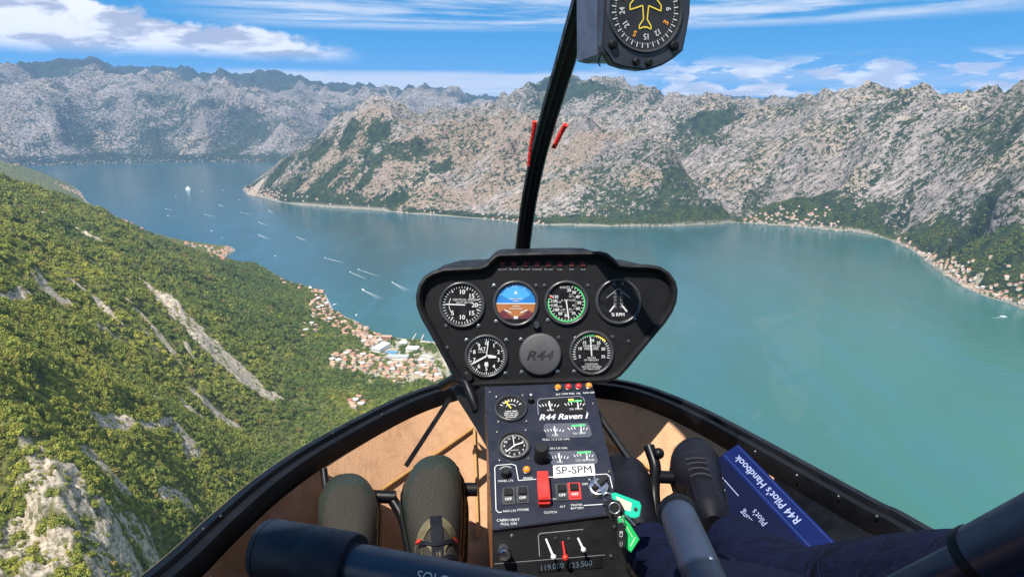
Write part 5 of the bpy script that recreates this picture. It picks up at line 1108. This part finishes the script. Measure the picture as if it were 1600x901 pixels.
# ---- compass hanging on the post
CM = Pl(P(1008, 16, 0.70), (0.965, 0.26, 0), (0.0, 0.05, 1))
hp = [(944,-60),(944,20),(941,70),(943,80),(948,85),(957,100),(975,106),(1000,110),(1018,108),(1036,102),(1054,91),(1068,79),(1074,50),(1079,20),(1081,-60)]
comp = part('compass', prism_bm([CM.pix(*p) for p in hp], -0.012, 0.0, bev=0.002), paint('compass_case', (0.022, 0.024, 0.032), 0.42, spec=0.5, bump=0.2), HELI, CM.M)
hb = [CM.pix(*p) for p in ((942,-60),(942,82),(957,86),(1040,86),(1066,60),(1074,-60))]
part('compass_housing', prism_bm(hb, -0.075, -0.0122, bev=0.003), paint('compass_side_lit', (0.045, 0.050, 0.080), 0.38, spec=0.5, bump=0.15), comp, CM.M)  # housing colour lightened towards lavender for the light on its left side
x, y = CM.pix(1008, 16); r = abs(CM.pix(1008, 82)[1]-y)
part('compass_bezel', ring_bm(x, y, [(r*.94, -0.001), (r*.95, 0.0018), (r*1.0, 0.0024), (r*1.03, 0.0002)], 64), BEZ, comp, CM.M, smooth=40)
part('compass_card', disc_bm(x, y, r*.95, 0.0004, 64), paint('card_black', (0.014, 0.014, 0.016), 0.5), comp, CM.M)
ik = Ink(CM, 0.0008); h0 = -180+8         # clock angle = bearing + h0
ik.ticks(x, y, r*.78, r*.90, [a+h0-8+4 for a in range(0, 360, 10)], r*.028, INK)
for a in range(5, 360, 10): t = R(a+h0-4); ik.poly([(x+r*.80*math.sin(t)+r*.014*math.cos(q), y+r*.80*math.cos(t)+r*.014*math.sin(q)) for q in [k*math.pi/3 for k in range(6)]], INK)
for b, t in ((240, '24'), (210, '21'), (180, 'S'), (150, '15'), (120, '12'), (90, 'E'), (60, '6'), (30, '3'), (0, 'N'), (330, '33'), (300, '30'), (270, 'W')):
    clock = 176+(150-b)*-1.0; clock = 176-(b-150)*-1.0
    ca_ = 176+(b-150); th = R(ca_); ik.text(t, x+r*.62*math.sin(th), y+r*.62*math.cos(th), r*.20, ORGI if t in 'SEWN' else INK, rot=-th, bold=r*.006, sx=0.85)
pl_out = [(0,.95),(.06,.75),(.08,.42),(.42,.02),(.42,-.12),(.08,.0),(.05,-.34),(.16,-.50),(.16,-.58),(.02,-.52),(0,-.56)]
pl_out = [(a*r, b*r*0.95+r*.10) for a, b in pl_out]; full = pl_out+[(-a, b) for a, b in pl_out[::-1]]
ik.poly([(x+a, y+b) for a, b in full[:]], paint('aeroplane_black', (0.008, 0.008, 0.008), 0.5)) if False else None
for a, b in zip(full[:-1], full[1:]):
    if (Vector(a)-Vector(b)).length > 1e-6: ik.line((x+a[0], y+a[1]), (x+b[0], y+b[1]), r*.030, YELI, 0.0003)
ik.done('compass_marks', comp)
for px, py, rr_ in ((957,70,6.5),(1052,72,6.5),(993,97,5),(1013,98.5,5)):
    x2, y2 = CM.pix(px, py); k = CM.mpp(px, py); part('compass_screw', ring_bm(x2, y2, [(rr_*k, 0.0001), (rr_*k, 0.0035), (rr_*.7*k, 0.0045), (0.0002, 0.0045)], 20), FACE, comp, CM.M, smooth=40)
part('compass_wire', tube_bm(smooth_pts([P(940,86,.72), P(936,92,.72), P(935,98,.72), P(938,104,.72)], 5), 0.0007, 6), FRAME, comp)

# ---- cyclic bar and grips
a, b, c = P(415, 858, 0.50), P(553, 884, 0.475), P(860, 944, 0.44); ax = (b-a).normalized()
cyc = part('cyclic_bar', tube_bm([b-ax*0.002, b.lerp(c, .5), c, P(960, 990, 0.5), P(930, 1100, 0.75)], [0.0155]*5, 28), ALU, HELI, smooth=50)
part('cyclic_grip', tube_bm([a-ax*.001, a, a+ax*.004, a+ax*.0045, a+ax*.006, a.lerp(b, .5)-ax*.0012, a.lerp(b, .5), a.lerp(b, .5)+ax*.0012, b-ax*.003, b], [0.019, 0.0215, 0.0222, 0.0216, 0.0222, 0.0222, 0.0219, 0.0222, 0.0222, 0.0212], 36), paint('grip_sleeve', (0.005, 0.0075, 0.016), 0.52, spec=0.25, bump=0.2), cyc, smooth=30)
# label on the bar, printed along its top
bar_d = (c-b).normalized(); to_cam = (-(b.lerp(c, .45))).normalized(); upv = (to_cam-bar_d*to_cam.dot(bar_d)).normalized(); side_v = upv.cross(bar_d)
lab_c = P(672, 897, 0.462); base_c = b+bar_d*((lab_c-b).dot(bar_d))
vs, fs = text_geo('SOLO FROM RIGHT SEAT'); lm = bpy.data.meshes.new('bar_label'); pts = []
lx0 = min(v.x for v in vs)
for v_ in vs:
    s_ = (v_.x-lx0)*0.0090; th = (v_.y*0.0090+0.0018)/0.0158; q = base_c+bar_d*(s_-0.004)+(upv*math.cos(th)+side_v*math.sin(th))*0.0159; pts.append(tuple(q))
lm.from_pydata(pts, [], fs); part('bar_label', lm, INK, cyc)
# upright stub of the cyclic nearest the pilot
p0, p1 = P(1058, 800, 0.66), P(1112, 930, 0.52); d_ = (p1-p0).normalized()
st_ = part('cyclic_stub', tube_bm([p0, p0.lerp(p1, .5), p1, p1+d_*.05], 0.0168, 28), ALU, HELI, smooth=50)
part('stub_collar', tube_bm([p0-d_*.003, p0-d_*.002, p0+d_*.006, p0+d_*.008], [0.0165, 0.0185, 0.0185, 0.0172], 28), FRAME, st_, smooth=50)
bm = bmesh.new(); bmesh.ops.create_uvsphere(bm, u_segments=10, v_segments=8, radius=0.0028, matrix=Matrix.Translation(P(1110, 874, 0.558)*0.975)); part('stub_screw', bm, STEEL, st_)
q0, q1, q2 = P(1385, 935, 0.50), P(1525, 868, 0.44), P(1700, 780, 0.385)
gr_ = part('right_grip', tube_bm([q0, q1, q1+(q2-q1)*.02], [0.0125, 0.0125, 0.0125], 28), ALU, HELI, smooth=50); dd_ = (q2-q1).normalized()
part('grip_sleeve', tube_bm([q1+dd_*.004, q2], [0.0182, 0.0182], 32), ALU, gr_, smooth=50); part('grip_ring', tube_bm([q1-dd_*.003, q1-dd_*.002, q1+dd_*.004, q1+dd_*.005], [0.0135, 0.0195, 0.0195, 0.0185], 32), FRAME, gr_, smooth=50)

# ---- pedals
def pedal(bar, arm, r1_=0.011, r2_=0.009):
    b_ = part('pedal', tube_bm([P(*q) for q in bar], r1_, 20), FRAME, HELI, smooth=50); part('pedal_arm', tube_bm(smooth_pts([P(*q) for q in arm], 5), r2_, 12), FRAME, b_, smooth=50)
pedal([(560,774,1.16),(618,776,1.16)], [(612,778,1.16),(630,810,1.14),(640,860,1.10),(650,930,1.05)])
pedal([(700,764,1.13),(746,764,1.13)], [(720,766,1.14),(724,800,1.12),(722,860,1.08),(720,930,1.05)])
pedal([(1022,744,1.08),(1066,746,1.08)], [(1014,697,1.10),(1024,730,1.08),(1022,770,1.07),(1030,850,1.02)], 0.010, 0.009)
pedal([(990,752,1.08),(1010,754,1.08)], [(1000,754,1.08),(1008,790,1.05),(1012,850,1.0)], 0.010, 0.007)
bm = bmesh.new(); bmesh.ops.create_uvsphere(bm, u_segments=12, v_segments=8, radius=0.009, matrix=Matrix.Translation(P(1029, 708, 1.08))); part('pedal_bolt', bm, FRAME, HELI, smooth=180)

# ---- keys
kr = bpy.data.objects.new('key_ring', None); COL.objects.link(kr); kl = wp(CO, 947, 772, 0.012); kr.location = kl; WM['key_ring'] = Matrix.Translation(kl); tag(kr, 'bunch of keys with green tags hanging from the ignition switch', 'keys')
def flat(name, px, d, th, mat, parent, bev=0.0008, hole=None):
    O = P(sum(p[0] for p in px)/len(px), sum(p[1] for p in px)/len(px), d); pl = Pl(O, (1, 0, 0), (0, 0.45, 0.9)); return part(name, prism_bm([pl.pix(*p) for p in px], -th/2, th/2, bev=bev), mat, parent, pl.M), pl
TEAL = paint('teal_plastic', (0.012, 0.42, 0.28), 0.3, k=0.15); GREENP = paint('green_plastic', (0.012, 0.36, 0.09), 0.35, k=0.2); PAPER = paint('paper_label', (0.55, 0.50, 0.38), 0.7)
o, pl = flat('teal_tag', [(955,770),(962,769),(999,783),(1002,790),(999,806),(993,809),(985,808),(960,793)], 0.818, 0.003, TEAL, kr)
q = Ink(pl, 0.0017); q.poly([pl.pix(*p) for p in ((962,774),(987,785),(985,798),(968,793))], PAPER); xx, yy = pl.pix(993, 795); q.arc(xx, yy, 0, 3.2*pl.mpp(993, 795), 0, 360, BLKI, 0.0002); q.done('tag_paper', o)
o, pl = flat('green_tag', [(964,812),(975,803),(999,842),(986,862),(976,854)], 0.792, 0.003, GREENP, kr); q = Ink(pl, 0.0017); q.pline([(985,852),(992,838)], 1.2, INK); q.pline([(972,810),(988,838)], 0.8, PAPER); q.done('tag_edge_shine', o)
flat('black_fob', [(944,784),(955,779),(968,782),(975,794),(972,808),(962,812),(950,806)], 0.814, 0.010, BLK, kr, 0.003)
o, pl = flat('oval_fob', [(966,818),(972,815),(977,822),(977,850),(972,856),(966,852),(963,835)], 0.779, 0.006, BLK, kr, 0.002); q = Ink(pl, 0.0032); q.ptext('CB', 970, 833, 6, INK, rot=R(85)); q.ptext('()', 970, 848, 7, GREYI); q.done('fob_print', o)
def ringtorus(px, py, d, rpx, w_, parent):
    c_ = P(px, py, d); r_ = rpx/F*d; pts = [c_+Vector((math.cos(t), 0.35*math.sin(t), 0.93*math.sin(t)))*r_ for t in [2*math.pi*k/20 for k in range(21)]]; part('ring', tube_bm(pts, w_, 8, cap=False), STEEL, parent, smooth=180)
ringtorus(960, 793, 0.795, 8.5, 0.0009, kr); ringtorus(949, 776, 0.86, 6.5, 0.0009, kr); ringtorus(970, 812, 0.785, 5, 0.0008, kr)
part('key', tube_bm([P(975,803,.79), P(992,820,.79)], 0.0012, 6), STEEL, kr); part('key', tube_bm([P(947,772,.94), P(930,752,.955)], 0.0014, 6), STEEL, kr)

# ---- handbook wedged beside the pilot's foot
S0, S1 = P(1142, 700, 1.10), P(1270, 833, 0.93); ud = (S1-S0); Ln = ud.length
nb = Vector((-0.62, -0.25, 0.74)); cover_dir = Vector((-0.55, -0.10, -0.62))
bk_ = Pl(S0, ud, cover_dir.cross(ud).cross(ud)); 
SPN = Pl(P(1142,704,1.10), ud, Vector((0.55, 0.35, 0.45)))       # spine face
NB = paint('navy_binder', (0.002, 0.004, 0.022), 0.6, spec=0.08, k=0.1); NB2 = paint('blue_spine', (0.0025, 0.008, 0.058), 0.6, spec=0.08, k=0.1); BT = paint('silver_print', (0.24, 0.28, 0.44), 0.5, k=0)
BLINE = paint('spine_highlight', (0.03, 0.07, 0.28), 0.5, k=0)  # thin blue lines painted as the highlight along the spine edges
book = bpy.data.objects.new('handbook', None); COL.objects.link(book); book.location = S0; WM['handbook'] = Matrix.Translation(S0); tag(book, 'dark blue pilot handbook binder wedged on the floor beside the pilots shoe', 'book')
sw = 0.034; Ls = Ln*1.28
part('spine', prism_bm(rrect(-0.004, -sw/2, Ls, sw/2, 0.003), -0.004, 0.0, bev=0.001), NB2, book, SPN.M)
q = Ink(SPN, 0.0006); q.text("R44 Pilot's Handbook", Ln*.47, 0.0, 0.0165, BT, rot=math.pi, sx=1.0*Ln*.78/(0.0165*max(v.x for v in text_geo("R44 Pilot's Handbook")[0])*2), bold=0.0002); q.line((0, -sw*.36), (Ls, -sw*.36), 0.0005, BLINE); q.line((0, sw*.40), (Ls, sw*.40), 0.0005, BLINE); q.done('spine_title', book)
e0 = SPN.O-SPN.v*sw/2; cd = (-SPN.v*0.55-SPN.n*0.0+Vector((-0.35, -0.35, -0.40))).normalized(); cd = (cd-SPN.u*cd.dot(SPN.u)).normalized()
cw = 0.19; CVR = Pl(e0, -SPN.u, cd)
if CVR.n.dot(-e0) < 0: print('cover flipped'); CVR = Pl(e0, SPN.u, cd)
fx = -1 if CVR.u.dot(SPN.u) < 0 else 1; X0, X1 = sorted((-0.004*fx, Ls*fx))
part('front_cover', prism_bm([(X0, 0.0), (X1, 0.0), (X1, cw), (X0, cw)], -0.004, -0.0005, bev=0.001), NB, book, CVR.M)
q = Ink(CVR, 0.0001)
for k, (t, s_) in enumerate((("Pilot's", .016), ('Operating', .016), ('Handbook', .016))): q.text(t, fx*Ln*.64, 0.020+k*0.014, s_*.8, BT, rot=(0 if fx < 0 else math.pi))
for k in range(2): q.text('Helicopter Company', 0.045, -0.028-k*0.012, 0.006, BT, rot=math.pi/2) if False else q.line((fx*0.02, 0.022+k*0.01), (fx*(0.075-k*.02), 0.022+k*0.01), 0.0012, BT)
q.done('cover_print', book)
part('pages', prism_bm([(X0+.006, 0.002), (X1-.006, 0.002), (X1-.006, cw-.006), (X0+.006, cw-.006)], -0.030, -0.0042), PAPER, book, CVR.M)

# ================================================================ people
m, nt, out = newmat('knit_mesh'); tcn = nt.n('ShaderNodeTexCoord').outputs['UV']
uv = nt.scale(tcn, 1, 1, 1, (0, 0, R(38))); br = nt.n('ShaderNodeTexVoronoi', {'Vector': nt.scale(uv, 62, 86, 1), 'Scale': 1.0, 'Randomness': 0.12}, feature='F1').outputs['Distance']
fc_ = nt.mix(nt.sstep(br, 0.28, 0.44), (0.008, 0.007, 0.007), (0.052, 0.047, 0.038)); bs = nt.n('ShaderNodeBsdfPrincipled', {'Base Color': fc_, 'Roughness': 0.85, 'Specular IOR Level': 0.15, 'Normal': nt.n('ShaderNodeBump', {'Height': br, 'Strength': 0.6, 'Distance': 0.002}).outputs[0]}); link(nt, bs.outputs[0], out.inputs[0]); KNIT = m
OLIVE = paint('olive_rubber', (0.019, 0.024, 0.018), 0.50, spec=0.3, bump=0.2, k=0.2); SOLE = paint('dark_sole', (0.014, 0.017, 0.015), 0.6); CAMO = paint('camo_strap', (0.085, 0.070, 0.032), 0.8, k=0.8, sc=60); LEATH = paint('black_leather', (0.0045, 0.0045, 0.008), 0.6, spec=0.18, bump=0.3, bsc=250)
def shoe(parent, heel, toe, upd, W_, mats, name, side=1, lace=False, stitch=None):
    f = (Vector(toe)-Vector(heel)); L = f.length; f.normalize(); u_ = Vector(upd); u_ = (u_-f*u_.dot(f)).normalized(); s_ = f.cross(u_)
    M = Matrix.Translation(Vector(heel)) @ Matrix((s_, f, u_)).transposed().to_4x4()
    def half(t):                         # half width along the foot, asymmetry
        w0 = np.interp(t, [0, .05, .15, .35, .55, .72, .84, .93, .975, 1.0], [.45, .66, .76, .70, .88, 1.0, .96, .74, .48, .02]); a0 = np.interp(t, [0, .5, .75, 1], [0, -.02, -.03, .06*side])
        return w0*W_/2, a0*W_
    def hh(t): return np.interp(t, [0, .1, .3, .45, .6, .75, .88, .96, 1], [.088, .095, .092, .080, .064, .050, .040, .030, .010])
    nu, nv = 40, 18; bm = bmesh.new(); uvl = bm.loops.layers.uv.new('uv'); G_ = []
    for i in range(nu+1):
        t = i/nu; w0, a0 = half(t); hgt = hh(t)-0.0; row = []
        for j in range(nv+1):
            ph = math.pi*j/nv; c_, n_ = math.cos(ph), math.sin(ph); row.append(bm.verts.new((a0+w0*0.97*math.copysign(abs(c_)**0.75, c_), t*L, 0.0+hgt*n_**0.85)))
        G_.append(row)
    for i in range(nu):
        for j in range(nv):
            fce = bm.faces.new((G_[i][j], G_[i+1][j], G_[i+1][j+1], G_[i][j+1])); t = (i+.5)/nu; q = (j+.5)/nv; tipd = 0.80-0.0*abs(q-.5)-1.1*(abs(q-.5)-0.12)*(abs(q-.5) > .12)
            fce.material_index = 1 if (t > tipd+0.05 or q < 0.10 or q > 0.90) else 0
            for lp, (a_, b_) in zip(fce.loops, ((i, j), (i+1, j), (i+1, j+1), (i, j+1))): lp[uvl].uv = (b_/nv*0.62, a_/nu*1.7)
    try: bm.faces.new(G_[0]).material_index = 1
    except ValueError: pass
    up_ = part(name, bm, mats[:2], parent, M, smooth=60)
    bm = bmesh.new(); sec = [(1.0, 0.006), (1.05, -0.002), (1.07, -0.012), (1.03, -0.024), (0.9, -0.026)]; G_ = []
    for k, z in sec:
        row = []
        for i in range(nu+1): t = i/nu; w0, a0 = half(t); lug = 1+0.025*math.sin(i*2.6)*(1 if z < 0 else 0); row.append((a0+w0*k*lug, t*L+(0.004*k if i == nu else 0), z))
        for i in range(nu, -1, -1): t = i/nu; w0, a0 = half(t); lug = 1+0.025*math.sin(i*2.6)*(1 if z < 0 else 0); row.append((a0-w0*k*lug, t*L, z))
        G_.append([bm.verts.new(p) for p in row])
    for a_, b_ in zip(G_[:-1], G_[1:]):
        for k in range(len(a_)): bm.faces.new((a_[k], a_[(k+1) % len(a_)], b_[(k+1) % len(a_)], b_[k]))
    bm.faces.new(G_[-1]); bmesh.ops.recalc_face_normals(bm, faces=bm.faces); part('sole', bm, mats[2], up_, M, smooth=50)
    if lace:
        def topz(x_, y_):
            t = y_/L; w0, a0 = half(t); c_ = max(-.98, min(.98, (x_-a0)/(w0*.97))); return hh(t)*(1-abs(c_)**(1/0.375))**0.42 if abs(c_) < 1 else 0
        def strap(pts, wd, mat, nm, th=0.0025):
            bm = bmesh.new(); pr = None; P3 = smooth_pts([Vector((a_, b_, 0)) for a_, b_ in pts], 8)
            for i, p in enumerate(P3):
                d_ = (P3[min(i+1, len(P3)-1)]-P3[max(i-1, 0)]).normalized(); n_ = Vector((-d_.y, d_.x, 0))*wd/2; a_, b_ = p+n_, p-n_
                za, zb = topz(a_.x, a_.y)+th, topz(b_.x, b_.y)+th; c_ = [bm.verts.new((a_.x, a_.y, za)), bm.verts.new((b_.x, b_.y, zb)), bm.verts.new((b_.x, b_.y, zb-th-.001)), bm.verts.new((a_.x, a_.y, za-th-.001))]
                if pr:
                    for k in range(4): bm.faces.new((pr[k], pr[(k+1) % 4], c_[(k+1) % 4], c_[k]))
                pr = c_
            bmesh.ops.recalc_face_normals(bm, faces=bm.faces); part(nm, bm, mat, up_, M, smooth=50)
        wv = W_*.5; yb = L*.45
        if lace == 'plain':
            strap([(0, yb-.07), (0, yb+.045)], 0.030, LEATH, 'tongue', .002)
            for k in range(4): strap([(-wv*.34, yb+.028-k*.018), (wv*.34, yb+.020-k*.018)], .0035, paint('grey_lace', (0.02, 0.02, 0.026), 0.8) if k == 0 else bpy.data.materials['grey_lace'], 'lace', .0045)
            return M
        strap([(-wv*.55, yb-.055), (-wv*.52, yb-.02), (-wv*.25, yb+.004), (0, yb+.010), (wv*.25, yb+.004), (wv*.52, yb-.02), (wv*.55, yb-.055)], 0.013, CAMO, 'lace_band')
        strap([(0, yb-.10), (0, yb+.018)], 0.017, LEATH, 'pull_tab', 0.004)
        for k in range(2): strap([(-wv*.5, yb-.022-k*.034), (0, yb-.032-k*.024), (wv*.5, yb-.022-k*.024)], 0.006, LEATH, 'lace', 0.0055); 
        strap([(-wv*.22, yb-.025), (-wv*.05, yb-.045), (-wv*.22, yb-.075)], .012, CAMO, 'tongue_patch', .003); strap([(wv*.22, yb-.025), (wv*.08, yb-.045), (wv*.22, yb-.075)], .012, CAMO, 'tongue_patch', .003)
        for sx in (-1, 1):
            for k in range(2): strap([(sx*wv*.46, yb-.018-k*.040), (sx*wv*.60, yb-.014-k*.040)], 0.0035, REDI, 'red_eyelet', 0.0055)
    if stitch:
        bm = tube_bm([(-W_*.42+.012*math.sin(k*.5), L*(.35+k*.045), hh(.35+k*.045)*.62+.004) for k in range(12)], 0.0008, 5); part('stitching', bm, stitch, up_, M)
    return M
def skin_body(name, chain, edges, radii, mat, root=0):
    me = bpy.data.meshes.new(name); me.from_pydata([tuple(p) for p in chain], edges, []); o = bpy.data.objects.new(name, me); COL.objects.link(o)
    sk = o.modifiers.new('skin', 'SKIN'); sk.use_smooth_shade = True
    for i, r_ in enumerate(radii): d = me.skin_vertices[0].data[i]; d.radius = (r_, r_); d.use_root = (i == root)
    ss_ = o.modifiers.new('sub', 'SUBSURF'); ss_.levels = 2; ss_.render_levels = 2; me.materials.append(mat); return o
m, nt, out = newmat('denim'); tcn = nt.n('ShaderNodeTexCoord').outputs['Object']
fold = nt.noise(nt.scale(nt.scale(tcn, 1, 1, 1, (0.3, 0.5, 0.4)), 0.5, 1.5, 1.5), 11, 4, 0.55, 0.9); wv2 = nt.noise(tcn, 620, 2, 0.6); c = nt.mix(nt.sstep(wv2, 0.35, 0.65), (0.0016, 0.003, 0.012), (0.0045, 0.007, 0.025))
bs = nt.n('ShaderNodeBsdfPrincipled', {'Base Color': c, 'Roughness': 0.9, 'Specular IOR Level': 0.1, 'Normal': nt.n('ShaderNodeBump', {'Height': fold, 'Strength': 0.8, 'Distance': 0.045}).outputs[0]}); link(nt, bs.outputs[0], out.inputs[0]); DENIM = m
GREYT = paint('grey_trousers', (0.05, 0.05, 0.045), 0.9)
# photographer: feet on the floor ahead, knees below the picture
f1h, f1t = Vector(P(558, 1010, 0.965)), Vector(P(545, 744, 1.15)); f2h, f2t = Vector(P(692, 1000, 0.945)), Vector(P(675, 716, 1.14))
mid1 = f1h+Vector((0, 0.0, 0.07)); mid2 = f2h+Vector((0, 0.0, 0.07))
chain = [Vector((-0.22, -0.55, -0.50)), Vector((-0.34, -0.50, -0.48)), Vector((-0.33, 0.36, -0.42)), mid1+Vector((0, -.04, .03)), mid1+Vector((0, 0.0, -.04)), Vector((-0.10, -0.50, -0.48)), Vector((-0.12, 0.36, -0.42)), mid2+Vector((0, -.04, .03)), mid2+Vector((0, 0.0, -.04)), Vector((-0.22, -0.62, -0.20)), Vector((-0.22, -0.62, -0.05))]
ph = skin_body('person', chain, [(0, 1), (1, 2), (2, 3), (3, 4), (0, 5), (5, 6), (6, 7), (7, 8), (0, 9), (9, 10)], [.12, .088, .062, .036, .032, .088, .062, .036, .032, .15, .13], GREYT)
WM[ph.name] = Matrix.Identity(4); tag(ph, 'person taking the picture, in olive and grey mesh trainers resting by the left pedals', 'person')
upc = lambda p: (-p).normalized()
shoe(ph, f1h, f1t, upc(f1t)+Vector((0, 0, .15)), 0.100, [KNIT, OLIVE, SOLE], 'shoe', -1)
shoe(ph, f2h, f2t, upc(f2t)+Vector((0, 0, .15)), 0.100, [KNIT, OLIVE, SOLE], 'shoe', 1, lace=True)
# pilot on the right: dark jeans and black shoes
g1h, g1t = Vector(P(1128, 872, 0.955)), Vector(P(1078, 699, 1.15)); g2h, g2t = Vector(P(1014, 885, 0.96)), Vector(P(970, 724, 1.15))
chain = [Vector((0.62, -0.50, -0.50)), Vector((0.72, -0.46, -0.46)), P(1640, 965, 0.50), P(1420, 930, 0.66), P(1240, 922, 0.82), g1h+(-g1h).normalized()*0.075+(g1t-g1h).normalized()*0.05, Vector((0.50, -0.46, -0.46)), P(1240, 1020, 0.56), P(1120, 960, 0.72), P(1060, 900, 0.84), g2h+(-g2h).normalized()*0.075+(g2t-g2h).normalized()*0.05, Vector((0.62, -0.55, -0.22)), Vector((0.62, -0.55, -0.05))]
pi = skin_body('person', chain, [(0, 1), (1, 2), (2, 3), (3, 4), (4, 5), (0, 6), (6, 7), (7, 8), (8, 9), (9, 10), (0, 11), (11, 12)], [.13, .095, .074, .062, .050, .040, .095, .074, .060, .044, .038, .16, .14], DENIM)
WM[pi.name] = Matrix.Identity(4); tag(pi, 'pilot in dark blue jeans and black shoes with feet on the right pedals', 'person')
shoe(pi, g1h, g1t, upc(g1t)+Vector((0, 0, .1)), 0.082, [LEATH, LEATH, SOLE], 'shoe', 1, lace='plain', stitch=GREYI); shoe(pi, g2h, g2t, upc(g2t)+Vector((0, 0, .1)), 0.088, [LEATH, LEATH, SOLE], 'shoe', -1)
